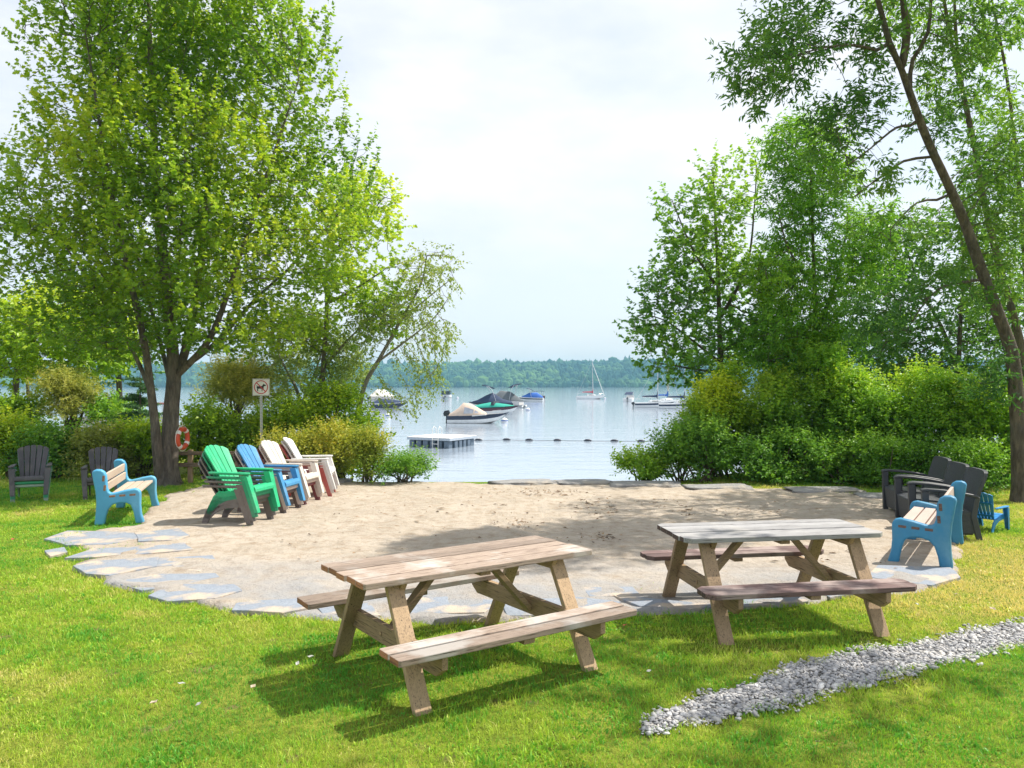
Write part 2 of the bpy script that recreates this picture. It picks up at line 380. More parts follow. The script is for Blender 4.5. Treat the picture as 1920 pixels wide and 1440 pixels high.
slate = surf('slate', (.27, .30, .345), (.17, .20, .25), 2.2, .8, .5, 25, c3=(.46, .385, .305), s3=2.2, t3=(.49, .60), dist=.02)
rockm = surf('edge rock', (.30, .29, .28), (.20, .20, .205), 2.5, .85, .7, 12, c3=(.42, .36, .28), s3=1.8, t3=(.52, .7), dist=.04)
FLAGS = [
 ([(95, 1013), (132, 999), (240, 1001), (258, 1011), (195, 1022), (130, 1023)], 'long slate slab nearest the left bench'),
 ([(88, 1036), (118, 1030), (124, 1038), (97, 1045)], 'smallest slate slab lying out in the grass left of the sand'),
 ([(132, 1049), (175, 1033), (256, 1030), (246, 1041), (182, 1047)], 'thin slate slab with grass on both sides at the left of the sand'),
 ([(146, 1066), (172, 1059), (286, 1051), (284, 1066), (205, 1082), (166, 1079)], 'pointed pale slate slab third from the bench at the left edge'),
 ([(222, 1095), (300, 1081), (396, 1079), (402, 1085), (340, 1099), (272, 1108)], 'broad blue grey slate slab half covered by sand'),
 ([(292, 1120), (335, 1100), (432, 1101), (444, 1111), (400, 1124), (322, 1129)], 'dark blue slate slab at the lawn edge left of the near table'),
 ([(326, 1065), (382, 1067), (372, 1075), (340, 1072)], 'small dark slate chip lying on the sand above the broad slab'),
 ([(452, 1134), (556, 1129), (584, 1142), (528, 1152), (442, 1149)], 'grey slate slab beside the far bench end of the near table'),
 ([(760, 1128), (850, 1122), (930, 1132), (900, 1150), (770, 1152)], 'slate slab seen under the near picnic table'),
 ([(950, 1128), (1060, 1124), (1150, 1133), (1110, 1150), (965, 1156)], 'blue slate slab seen behind the right end of the near table'),
 ([(258, 1003), (332, 996), (350, 1007), (330, 1014), (266, 1017)], 'half buried slate slab right of the long slab by the left bench'),
 ([(262, 1032), (340, 1023), (356, 1034), (256, 1043)], 'half buried slate slab right of the thin grassy one'),
 ([(300, 1050), (392, 1045), (402, 1057), (296, 1064)], 'half buried slate slab right of the pointed pale one'),
 ([(596, 1138), (690, 1136), (706, 1158), (606, 1155)], 'slate slab below the far end of the near table'),
 ([(1100, 1108), (1180, 1106), (1196, 1120), (1110, 1122)], 'small slate slab in the sand between the two tables'),
 ([(1158, 1122), (1215, 1128), (1330, 1139), (1290, 1146), (1205, 1141)], 'long pointed slate slab between the two picnic tables'),
 ([(1345, 1122), (1480, 1116), (1505, 1130), (1390, 1139)], 'slate slab under the far picnic table'),
 ([(1520, 1100), (1630, 1091), (1668, 1106), (1560, 1122)], 'slate slab behind the front bench of the far table'),
 ([(1655, 1066), (1778, 1070), (1792, 1086), (1744, 1099), (1640, 1086)], 'pale slate slab below the right blue bench'),
]
for poly, lab in FLAGS:
    pts = [G(u, v) for u, v in poly]; c = sum(pts, Vector())/len(pts)
    loc = [((p.x-c.x)*1.14, (p.y-c.y)*1.14) for p in pts]; loc = ragged(loc, .12, .035, int(abs(c.x*37)) % 90)
    mb = MB(); mb.prism(loc, -.05, .017, 'z'); o = mb.build('flagstone', slate, bevel=.006); o.location = (c.x, c.y, .003+.0035*(FLAGS.index((poly, lab)) % 4))
    tag(o, lab, 'flagstone', 'slate flagstones round the sand')
def rock(u, w, v, dep, hgt, lab, seed):
    p = G(u, v); rng = np.random.default_rng(seed); V, f = icosphere(3); ww = w/F*p.y
    nz = np.array([mnoise.fractal(Vector(q)*1.4+Vector((seed*3.1, 0, 0)), 1.0, 2.0, 4) for q in V])
    V = np.sign(V)*np.abs(V)**.42*(1+.22*nz[:, None]); V = V*np.array([ww*.56, dep*.56, hgt*.40])
    o = array_mesh('shore_rock', V, f, rockm, smooth=True); o.location = (p.x, p.y+dep*.1, hgt*.02); o.rotation_euler = (0, 0, rng.uniform(-.12, .12))
    tag(o, lab, 'rock', 'flat rocks along the water edge')
for i, a in enumerate([(622, 60, 904, .5, .14, 'leftmost flat shore rock, beside the golden bushes'), (985, 118, 908, .6, .15, 'shore rock in the water gap right of its middle'),
        (1092, 96, 908, .6, .16, 'shore rock at the right end of the water gap'), (1210, 125, 912, .6, .17, 'shore rock below the low right bush'),
        (1350, 110, 917, .6, .16, 'rounded shore rock below the yellow green bushes'), (1545, 120, 922, .55, .15, 'flat shore rock behind the far picnic table'),
        (1655, 84, 932, .5, .12, 'rightmost shore rock next to the wicker chairs')]): rock(*a, i+3)

def build_gravel():
    rng = np.random.default_rng(8); xs = [p[0] for p in GRAV]; ys = [p[1] for p in GRAV]
    # bed
    mb = MB(); mb.prism(ragged([(p[0], p[1]+(-.03 if i < 10 else .03)) for i, p in enumerate(GRAV)], .1, .05, 5), -.03, -.002, 'z')
    N0 = 130000; x = rng.uniform(min(xs), max(xs), N0); y = rng.uniform(min(ys), max(ys), N0)
    am = np.where(rng.random(N0) < .12, .34, .18); jx = x+am*(fbm(x, y, 5, 2)-.5)+rng.normal(0, .022, N0); jy = y+am*(fbm(x, y, 5, 7)-.5)+rng.normal(0, .03, N0); k = inside(jx, jy, GRAV) & (rng.random(N0) < .75); x, y = x[k], y[k]
    K = min(len(x), 26000); x, y = x[:K], y[:K]; s = rng.lognormal(math.log(.0088), .42, K)
    s = np.clip(s, .005, .034); V0_, f = icosphere(1); nv = len(V0_); T = []
    for i in range(9):
        d = np.array([mnoise.fractal(Vector(q)*1.1+Vector((i*5.3, i, 0)), 1, 2, 3) for q in V0_]); T.append(np.sign(V0_)*np.abs(V0_)**.85*(1+.3*d[:, None]))
    T = np.array(T)[rng.integers(0, 9, K)]*np.stack([rng.uniform(.9, 1.5, K), rng.uniform(.7, 1.0, K), rng.uniform(.35, .65, K)], -1)[:, None]*s[:, None, None]
    a = rng.uniform(0, 6.28, K); ca, sa = np.cos(a)[:, None], np.sin(a)[:, None]; ti = rng.normal(0, .35, K)[:, None]
    X, Y, Z = T[..., 0], T[..., 1], T[..., 2]; X, Z = X*np.cos(ti)-Z*np.sin(ti), X*np.sin(ti)+Z*np.cos(ti); X, Y = X*ca-Y*sa, X*sa+Y*ca
    V = np.stack([X+x[:, None], Y+y[:, None], Z+(s*.12+rng.uniform(-.006, .007, K))[:, None]], -1).reshape(-1, 3)
    fc = (f[None]+(np.arange(K)*nv)[:, None, None]).reshape(-1, 3)
    m, n, l, b = base_mat('river stones'); cr = n.new('ShaderNodeValToRGB'); e = cr.color_ramp.elements
    e[0].color = (.19, .19, .20, 1); e[1].color = (.66, .66, .65, 1); q = e.new(.5); q.color = (.39, .395, .41, 1); q = e.new(.85); q.color = (.50, .47, .43, 1)
    l.new(tintf(n), cr.inputs[0]); v = coords(n, l); col = mixc(n, l, noisef(n, l, v, 50, 5, .45, .75), cr.outputs[0], (.34, .33, .32)); l.new(col, b.inputs['Base Color']); b.inputs['Roughness'].default_value = .75
    g = array_mesh('gravel', V, fc, m, tint=np.repeat(rng.random(K), nv), smooth=True); tag(g, 'strip of grey river stones crossing the lawn', kind='stuff')
    bed = mb.build('gravel_bed', surf('gravel soil', (.16, .15, .13), (.10, .095, .085), 30, .95, .6, 60, dist=.02)); bed['kind'] = 'structure'; bed['label'] = 'bare soil under the stone strip'
build_gravel()

def build_grass():
    rng = np.random.default_rng(12); N0 = 820000
    d = rng.uniform(3.5, 17.8, N0); x = rng.uniform(-1, 1, N0)*(d*.72+.9)
    jx = x*1.012+.14*(fbm(x, d, 4, 21)-.5); jy = (d-9.5)*1.02+9.5+.24*(fbm(x, d, 3, 22)-.5)
    k = ~inside(jx, jy, SAND_E) & ~inside(x+.09*(fbm(x, d, 6, 31)-.5), d+.09*(fbm(x, d, 6, 32)-.5), [(px_, py_) for px_, py_ in GRAV_IN])
    wear = np.zeros(N0)
    for wx, wy in [(-.56, 4.9), (.56, 5.6), (-1.25, 5.95), (1.65, 6.15), (2.95, 6.35), (-.1, 4.6), (2.3, 5.8)]: wear += .55*np.exp(-(((x-wx)/.22)**2+((d-wy)/.16)**2))
    k &= rng.random(N0) > wear
    k &= ~((d > 16.1) & (np.abs(x) < 3.9)); k &= rng.random(N0) < np.clip(.15+1.5*fbm(x, d, 5.5, 40), 0, 1)
    x, d = x[k], d[k]; K = len(x)
    extra = [(475, 938, .12, 140), (460, 988, .10, 120), (240, 1024, .18, 160), (350, 920, .2, 200), (1690, 935, .2, 150), (1787, 1034, .14, 220), (1215, 1104, .10, 90), (1795, 1004, .16, 200), (420, 1142, .16, 220), (1335, 908, .3, 120)]
    ex = []; ed = []
    for u, v, r, nb in extra:
        p = G(u, v); ex.append(rng.normal(p.x, r, nb)); ed.append(rng.normal(p.y, r*.7, nb))
    x = np.concatenate([x]+ex); d = np.concatenate([d]+ed); K = len(x)
    w = .0031*(d/4)**.75*rng.uniform(.7, 1.4, K); h = rng.gamma(7, .0040, K)*(1+.012*d)*(.35+1.35*fbm(x, d, 4.5, 50, 3))
    clov = np.clip((fbm(x, d, 3.2, 90, 3)-.56)*7, 0, 1); broad = rng.random(K) < .05+.55*clov; w = np.where(broad, w*2.9, w); h = np.where(broad, h*.75, h)
    a = rng.uniform(0, 2*math.pi, K); lean = rng.uniform(.15, 1.0, K)*h; b = rng.uniform(0, 2*math.pi, K)
    cx, sx = np.cos(a), np.sin(a); lx, ly = np.cos(b)*lean, np.sin(b)*lean; z0 = ground_h(x, d)-.012
    P = np.empty((K, 5, 3)); 
    for i, (sgn, t, ww) in enumerate([(-1, 0, .5), (1, 0, .5), (1, .55, .42), (-1, .55, .42), (0, 1, 0)]):
        P[:, i, 0] = x+sgn*cx*w*ww+lx*t*t; P[:, i, 1] = d+sgn*sx*w*ww+ly*t*t; P[:, i, 2] = z0+h*t*(1-.25*t*np.minimum(lean/h, 1))
    i0 = (np.arange(K)*5)[:, None]; quad = i0+np.array([0, 1, 2, 3]); tri = i0+np.array([3, 2, 4])
    dry = fbm(x, d, .55, 60, 4); dry = (dry-.5)*1.5+.40
    dry += .68*np.exp(-(((x-5.6)/1.6)**2+((d-8.0)/2.0)**2))+.12*np.exp(-(((x+2.6)/2.0)**2+((d-5.0)/1.6)**2))-.26*np.exp(-(((x-1.6)/3.2)**2+((d-5.2)/1.5)**2))
    dry += .35*np.clip((fbm(x, d, 2.6, 70, 3)-.62)*6, 0, 1)
    dry += .55*(fbm(x, d, 8, 81, 3)-.5)+.9*np.exp(-(((x+1.2)/.35)**2+((d-5.0)/.18)**2))*.0
    t = np.clip(dry+rng.normal(0, .17, K)-.15*clov, 0, 1)
    m = leafmat('grass blades', (.125, .37, .045), (.42, .575, .06), (.70, .60, .25), trans=.36, gloss=.2, tcol=(1.35, 1.3, .8))
    g = array_mesh('grass', P.reshape(-1, 3), [quad, tri], m, tint=np.repeat(t, 5)); tag(g, 'short mown lawn grass with dry patches', kind='stuff')
build_grass()

def build_litter():
    rng = np.random.default_rng(77); pos = []
    for (u, v, su, sv, nb) in [(1010, 925, 45, 5, 170), (1110, 945, 25, 8, 80), (965, 985, 22, 5, 90), (1130, 965, 16, 6, 50), (1290, 965, 14, 4, 26), (1215, 945, 40, 6, 40), (1090, 1005, 40, 10, 40),
                               (900, 955, 120, 18, 70), (700, 960, 90, 25, 60), (1400, 955, 120, 12, 70), (1560, 1050, 60, 12, 60), (1130, 1010, 14, 5, 40), (800, 1030, 150, 25, 60)]:
        for _ in range(int(nb*.65)):
            p = G(rng.normal(u, su), max(908, rng.normal(v, sv))); pos.append(p)
    P = np.array([p[:] for p in pos]); k = inside(P[:, 0], P[:, 1], SAND_E); P = P[k]; K = len(P)
    a = rng.uniform(0, 6.28, K); L = rng.lognormal(math.log(.028), .45, K); w = np.where(rng.random(K) < .45, L*.14, L*.42); ca, sa = np.cos(a), np.sin(a)
    V = np.empty((K, 4, 3))
    for i, (p, q, z) in enumerate([(-1, 0, .0), (0, -1, .012), (1, 0, .004), (0, 1, .006)]):
        V[:, i, 0] = P[:, 0]+ca*p*L-sa*q*w; V[:, i, 1] = P[:, 1]+sa*p*L+ca*q*w; V[:, i, 2] = .026+z*rng.uniform(.5, 1.8, K)
    f = (np.arange(K)*4)[:, None]+np.array([0, 1, 2, 3])
    m, n, l, b = base_mat('dry crumbs'); cr = n.new('ShaderNodeValToRGB'); e = cr.color_ramp.elements
    e[0].color = (.06, .04, .025, 1); e[1].color = (.34, .20, .09, 1); l.new(tintf(n), cr.inputs[0]); l.new(cr.outputs[0], b.inputs['Base Color'])
    o = array_mesh('leaf_litter', V.reshape(-1, 3), f, m, tint=np.repeat(rng.random(K), 4)); tag(o, 'dry leaf crumbs and twigs scattered on the sand', kind='stuff')
build_litter()
# ------------------------------------------------------------------ trees
def _tmpl(v, f): return np.array(v, float), np.array(f)
MAPLE = _tmpl([(.36, 0, .05), (0, 0, 0), (.02, .27, -.02), (.20, .22, .02), (.34, .56, -.10), (.47, .22, .02), (.66, .30, -.03), (1.0, 0, -.14), (.66, -.30, -.03), (.47, -.22, .02), (.34, -.56, -.10), (.20, -.22, .02), (.02, -.27, -.02)],
              [(0, i, i % 12+1) for i in range(1, 13)])
OVATE = _tmpl([(0, 0, 0), (.30, .27, .07), (.68, .20, .03), (1, 0, -.10), (.68, -.20, .03), (.30, -.27, .07), (.5, 0, -.03)], [(0, 6, 1), (1, 6, 2), (2, 6, 3), (3, 6, 4), (4, 6, 5), (5, 6, 0)])
RHOMB = _tmpl([(0, 0, 0), (.42, .28, .08), (1, 0, -.08), (.42, -.28, .08)], [(0, 2, 1), (0, 3, 2)])
NARROW = _tmpl([(0, 0, 0), (.40, .17, .05), (1, 0, -.12), (.40, -.17, .05)], [(0, 2, 1), (0, 3, 2)])

def norm(a): return a/np.maximum(np.linalg.norm(a, axis=-1, keepdims=True), 1e-9)
def leaves(name, P, D, Nn, S, tmpl, mat, parent, tint):
    D = norm(D); Y = norm(np.cross(Nn, D)); Z = np.cross(D, Y); tv, tf = tmpl; K = len(P)
    V = P[:, None]+S[:, None, None]*(tv[None, :, 0:1]*D[:, None]+tv[None, :, 1:2]*Y[:, None]+tv[None, :, 2:3]*Z[:, None])
    f = (tf[None]+(np.arange(K)*len(tv))[:, None, None]).reshape(-1, 3)
    return array_mesh(name, V.reshape(-1, 3), f, mat, parent, tint=np.repeat(tint, len(tv)))

def shoots(rng, base, dirs, L, n, size, up=.5, flat=.7, droop=.25, twist=1.0, tnt=None, spread=.55):
    """n leaves along every shoot: positions, leaf directions, normals, sizes, tints"""
    S = len(base); dirs = norm(dirs); L = np.broadcast_to(L, (S,))
    t = (np.arange(n)+.4)/n; t = np.clip(t[None]+rng.uniform(-.06, .06, (S, n)), 0, 1)
    bend = np.zeros((S, n, 3)); bend[..., 2] = (up*.35*t**2-.0*t)*L[:, None]
    P = base[:, None]+dirs[:, None]*(t*L[:, None])[..., None]+bend
    rv = rng.normal(size=(S, n, 3)); lat = rv-(rv*dirs[:, None]).sum(-1, keepdims=True)*dirs[:, None]; lat = norm(lat); lat[..., 2] *= (1-flat*.7)
    D = norm(lat*spread*2+dirs[:, None]*(.35+.5*t[..., None]**2)+np.array([0, 0, -droop]))
    Nn = norm(np.array([0, 0, 1.0])*flat+rng.normal(size=(S, n, 3))*.5*twist+lat*.15)
    sz = size*rng.uniform(.65, 1.2, (S, n))*(1-.25*t**3)
    tt = (rng.uniform(.2, .7, (S, 1)) if tnt is None else tnt[:, None])+rng.normal(0, .13, (S, n))+.12*(t-.5)
    return P.reshape(-1, 3), D.reshape(-1, 3), Nn.reshape(-1, 3), sz.ravel(), np.clip(tt, 0, 1).ravel()

def grow(stems, att, step, dk, up, rng, iters=140):
    pos = []; par = []; minr = []
    for pts, r0, r1 in stems:
        pts = [Vector(p) for p in pts]
        if pos:
            A = np.array(pos); j = int(np.argmin(((A-np.array(pts[0]))**2).sum(1)))
        else:
            pos.append(tuple(pts[0])); par.append(-1); minr.append(r0); j = 0
        tot = sum((pts[i+1]-pts[i]).length for i in range(len(pts)-1)); run = 0
        # smooth polyline
        for i in range(len(pts)-1):
            seg = pts[i+1]-pts[i]; k = max(1, int(round(seg.length/step)))
            p0 = pts[max(i-1, 0)]; p3 = pts[min(i+2, len(pts)-1)]
            for q in range(1, k+1):
                t = q/k; a, b = pts[i], pts[i+1]
                p = .5*((2*a)+(b-p0)*t+(2*p0-5*a+4*b-p3)*t*t+(3*a-p0-3*b+p3)*t**3)
                w = ((run+seg.length*t)/tot)**.62
                pos.append(tuple(p)); par.append(j); minr.append(lerp(r0, r1, w)); j = len(pos)-1
            run += seg.length
    nstem = len(pos)
    P = np.array(pos); att = np.asarray(att); nd = np.full(len(att), 1e9); ni = np.zeros(len(att), int)
    def upd(new, off):
        nonlocal nd, ni
        for c in range(0, len(new), 400):
            q = ((att[:, None]-new[None, c:c+400])**2).sum(-1); j = q.argmin(1); v = q[np.arange(len(att)), j]
            k = v < nd; nd[k] = v[k]; ni[k] = j[k]+off+c
    upd(P, 0); seen = set()
    for it in range(iters):
        alive = nd > dk*dk
        att, nd, ni = att[alive], nd[alive], ni[alive]
        if len(att) < 3: break
        n = len(P); acc = np.zeros((n, 3)); d = norm(att-P[ni]); np.add.at(acc, ni, d); src = np.unique(ni)
        v = norm(norm(acc[src])+np.array([0, 0, up])+rng.normal(0, .16, (len(src), 3)))
        new = P[src]+v*step; keep = []
        for i, q in enumerate(new):
            key = (int(src[i]), int(q[0]/step*2), int(q[1]/step*2), int(q[2]/step*2))
            if key in seen: continue
            seen.add(key); keep.append(i)
        if not keep: break
        new = new[keep]; src = src[keep]; off = len(P)
        P = np.concatenate([P, new]); par += list(src); minr += [0]*len(new); upd(new, off)
    return P, np.array(par), np.array(minr), nstem

def wood_mesh(P, par, minr, tip, expo, name, mat, parent, flare=1.35):
    n = len(P); r = np.zeros(n); ch = [[] for _ in range(n)]
    for i in range(n-1, 0, -1): ch[par[i]].append(i)
    order = []; st = [0]
    while st:
        i = st.pop(); order.append(i); st += ch[i]
    for i in reversed(order):
        s = sum(r[c]**expo for c in ch[i]); r[i] = max(tip, s**(1/expo) if s else tip)
        if minr[i] > 0: r[i] = minr[i]
        elif par[i] >= 0 and minr[par[i]] > 0: r[i] = min(r[i], minr[par[i]]*.7)
    for i in order:
        if par[i] >= 0 and minr[i] == 0: r[i] = min(r[i], r[par[i]])
    mb = MB(); starts = [0]; used = set()
    while starts:
        s = starts.pop(); line = [s] if s == 0 else [par[s], s]; rr = [r[s]] if s == 0 else [r[s], r[s]]; i = s
        while ch[i]:
            c = sorted(ch[i], key=lambda k: (-minr[k], -r[k])); starts += c[1:]; i = c[0]; line.append(i); rr.append(r[i])
        if s == 0: rr[0] *= flare; rr[1] *= 1+(flare-1)*.45
        m = max(rr); sides = 12 if m > .1 else 7 if m > .04 else 5 if m > .015 else 3
        if m > .06:
            rr = [q*(1+.10*(mnoise.noise(Vector(P[k])*2.2))) for q, k in zip(rr, line)]
        rr[-1] *= .5
        mb.tube([P[k] for k in line], rr, sides, cap=False, tint=.5)
    o = mb.build(name, mat, parent, smooth=180); return o, r, ch

def sample_clumps(clumps, n, rng, thr=.0, nsc=.9, seed=0):
    vol = np.array([c[3].x*c[3].y*c[3].z*c[4] for c in [(0, 0, 0, Vector(q[1]), (q[2] if len(q) > 2 else 1)) for q in clumps]]); vol = vol/vol.sum(); out = []
    for c, v in zip(clumps, vol):
        k = int(n*v*1.6)+3; p = norm(rng.normal(size=(k, 3)))*(rng.random((k, 1))**(1/2.6))
        out.append(np.array(c[0])+p*np.array(c[1]))
    P = np.concatenate(out)
    nz = np.array([mnoise.noise(Vector(p)*nsc+Vector((seed, seed, 0))) for p in P]); P = P[nz > thr-.5]
    rng.shuffle(P); return P[:n]
def CL(lst):       # (u, v, distance, half width px, half height px, half depth m[, weight])
    return [(Q(u, v, d*DS), (ru/F*d*DS, rd*DS, rv/F*d*DS), *w) for u, v, d, ru, rv, rd, *w in lst]
def PX(lst): return [Q(u, v, d*DS) for u, v, d in lst]

def tree(name, label, cat, stems, clumps, natt, step, dk, up, leaf, seed, barkm, group=None, tip=.006, expo=2.1, thin=.03, inner=.5, thr=.0, nsc=.9, flare=1.35, fill=3.0):
    natt = int(natt*fill); step *= .84; dk *= .74; inner = max(inner, .85)
    rng = np.random.default_rng(seed); b = stems[0][0][0]
    root = thing(name, label, cat, b, 0, group); B = np.array(b)
    att = sample_clumps(clumps, natt, rng, thr, nsc, seed)
    P, par, minr, ns = grow(stems, att, step, dk, up, rng)
    o, r, ch = wood_mesh(P-B, par, minr, tip, expo, 'trunk', barkm, root, flare)
    idx = [i for i in range(1, len(P)) if (i >= ns or not ch[i]) and r[i] < thin]
    idx = np.array([i for i in idx if (not ch[i]) or rng.random() < inner])
    dirs = norm(P[idx]-P[par[idx]]); dirs = dirs+np.array([0, 0, leaf.get('sup', .35)])+rng.normal(0, .3, dirs.shape)
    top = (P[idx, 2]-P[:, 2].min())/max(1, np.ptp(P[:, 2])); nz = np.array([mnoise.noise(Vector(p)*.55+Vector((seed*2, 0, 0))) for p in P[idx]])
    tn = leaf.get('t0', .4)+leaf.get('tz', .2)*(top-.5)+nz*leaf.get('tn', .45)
    rep = leaf.get('rep', 1)
    bs = np.repeat(P[idx], rep, 0); dr = np.repeat(dirs, rep, 0)+rng.normal(0, .55, (len(idx)*rep, 3))*(rep > 1); tn = np.repeat(tn, rep)
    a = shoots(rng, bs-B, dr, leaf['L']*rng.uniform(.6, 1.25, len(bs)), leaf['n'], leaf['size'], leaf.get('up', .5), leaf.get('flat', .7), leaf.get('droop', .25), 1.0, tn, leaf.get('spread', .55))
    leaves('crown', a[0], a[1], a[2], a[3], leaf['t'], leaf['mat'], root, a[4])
    print(name, 'nodes', len(P), 'leaves', len(a[0]))
    return root

bark_grey = bark('grey furrowed bark', (.34, .29, .24), (.12, .10, .085))
bark_dark = bark('dark bark', (.30, .245, .19), (.10, .08, .065))
bark_birch = bark('white birch bark', (.62, .58, .52), (.38, .34, .30), 1, True)
lf_maple = leafmat('maple leaves', (0.098, 0.216, 0.022), (0.247, 0.389, 0.030), (0.529, 0.572, 0.050), accent=(0.600, 0.583, 0.070), tcol=(1.75, 1.7, .9))
lf_maple2 = leafmat('yellow green maple leaves', (0.149, 0.292, 0.022), (0.310, 0.454, 0.035), (0.575, 0.616, 0.050), tcol=(1.75, 1.7, .9))
lf_green = leafmat('mid green leaves', (0.071, 0.192, 0.029), (0.151, 0.328, 0.038), (0.315, 0.500, 0.042))
lf_dark = leafmat('deep green leaves', (0.053, 0.147, 0.033), (0.101, 0.238, 0.042), (0.205, 0.352, 0.046))
lf_ash = leafmat('narrow ash leaves', (.045, .135, .032), (.10, .225, .036), (.21, .34, .05), tcol=(1.7, 1.6, .9))
lf_olive = leafmat('olive leaves', (0.182, 0.227, 0.046), (0.301, 0.352, 0.074), (0.532, 0.500, 0.126))
lf_birch = leafmat('grey green birch leaves', (0.148, 0.232, 0.062), (0.252, 0.347, 0.094), (0.420, 0.463, 0.148))
lf_gold = leafmat('golden leaves', (.17, .25, .03), (.34, .38, .05), (.56, .46, .07), accent=(.55, .30, .06))
lf_lime = leafmat('lime leaves', (0.131, 0.264, 0.021), (0.281, 0.447, 0.025), (0.562, 0.620, 0.035))
lf_ashm = leafmat('bright ash leaves', (0.081, 0.227, 0.030), (0.172, 0.367, 0.034), (0.322, 0.497, 0.045), tcol=(1.7, 1.6, .9))
lf_mid = leafmat('mid shrub leaves', (.105, .25, .026), (.23, .42, .034), (.45, .56, .05), tcol=(1.7, 1.6, .9))
lf_conif = leafmat('spruce needles', (0.039, 0.108, 0.044), (0.074, 0.176, 0.058), (0.137, 0.254, 0.078), trans=.15)

# --- the big maple on the left
tree('maple_tree', 'big many-stemmed maple with bright green leaves, lifebuoy on its trunk', 'tree', [
    (PX([(316, 914, 15.2), (318, 850, 15.2), (321, 770, 15.25), (326, 700, 15.3), (318, 600, 15.3), (302, 450, 15.2), (288, 250, 15.0), (280, 50, 14.9), (276, -120, 14.8)]), .20, .025),
    (PX([(300, 905, 15.1), (293, 820, 15.0), (284, 740, 14.9), (270, 640, 14.6), (243, 520, 14.3), (216, 400, 14.0), (190, 250, 13.8), (160, 60, 13.6)]), .115, .015),
    (PX([(326, 712, 15.3), (352, 640, 15.5), (378, 470, 15.7), (396, 270, 16.0), (408, 40, 16.2), (420, -120, 16.2)]), .11, .015),
    (PX([(328, 706, 15.3), (395, 632, 15.0), (450, 480, 14.7), (500, 330, 14.4), (560, 150, 14.2)]), .09, .012),
    (PX([(284, 738, 14.9), (250, 660, 14.9), (190, 560, 14.9), (105, 440, 14.8), (35, 370, 14.7)]), .055, .01),
    (PX([(334, 695, 15.3), (402, 645, 15.9), (480, 560, 16.3), (565, 480, 16.6), (660, 370, 16.8)]), .07, .01),
    (PX([(322, 730, 15.3), (300, 640, 15.9), (262, 500, 16.5), (225, 350, 16.8), (190, 150, 17)]), .06, .01),
    (PX([(318, 650, 15.3), (330, 560, 14.6), (340, 420, 13.9), (350, 250, 13.5)]), .05, .01)],
    CL([(300, 400, 15.2, 245, 260, 2.6), (320, 60, 15, 240, 210, 2.6), (95, 480, 14.9, 115, 120, 1.7), (190, 180, 14.6, 95, 200, 1.6), (385, 635, 14.7, 120, 50, 1.4, 1.4), (235, 645, 14.5, 110, 50, 1.3, 1.4), (480, 640, 15.3, 80, 50, 1.1, 1.3), (320, 620, 14.0, 90, 40, .8, 1.3), (320, 560, 13.8, 120, 60, .9), (120, 600, 14.6, 90, 60, 1.1), (590, 420, 16, 125, 140, 1.7), (530, 180, 15, 85, 170, 1.4),
        (430, 590, 15.3, 150, 85, 1.7), (190, 600, 15, 120, 75, 1.5), (645, 240, 15.6, 16, 48, .3, 4), (688, 320, 16, 22, 60, .35, 3), (612, 80, 15, 18, 70, .35, 3), (52, 60, 14.4, 22, 55, .35, 1.5), (70, 255, 14.4, 22, 30, .35, 1.5),
        (20, 320, 14.6, 30, 50, .4, 2), (300, 330, 13.4, 170, 190, .9), (450, 380, 13.7, 110, 130, .8)]),
    4200, .24, .27, .42, dict(t=MAPLE, mat=lf_maple, size=.098, L=.42, n=13, up=.7, flat=.62, sup=.95, t0=.44, tz=.12, tn=.5, droop=.35), 4, bark_grey, tip=.0045, expo=2.3, thr=.40, fill=4.0, flare=1.6, inner=.34, nsc=1.1)

# --- neighbours of the big maple, to the water gap
tree('young_maple', 'yellow green maple with arching open branches between the big maple and the birch', 'tree', [
    (PX([(596, 880, 18.6), (600, 780, 18.6), (606, 690, 18.6), (612, 600, 18.6), (612, 500, 18.6), (622, 400, 18.6)]), .12, .02),
    (PX([(606, 690, 18.6), (650, 640, 18.4), (690, 600, 18.2), (720, 575, 18.2)]), .05, .01),
    (PX([(612, 570, 18.6), (660, 545, 18.4), (700, 520, 18.2), (735, 495, 18.2)]), .05, .01), (PX([(612, 480, 18.6), (660, 440, 18.6), (720, 370, 18.6)]), .05, .01)],
    CL([(700, 365, 18.6, 66, 44, .9), (690, 440, 18.4, 70, 32, .9), (640, 400, 19, 60, 70, 1.0), (720, 500, 18, 55, 22, .7), (640, 530, 18.6, 70, 40, 1.2), (690, 590, 18.2, 85, 42, 1.0), (740, 570, 18, 45, 38, .7), (620, 620, 18.6, 60, 50, 1)]),
    760, .24, .27, .12, dict(t=MAPLE, mat=lf_maple2, size=.11, L=.40, n=12, sup=.3, flat=.8, t0=.5, tn=.4), 8, bark_grey, thr=.38)
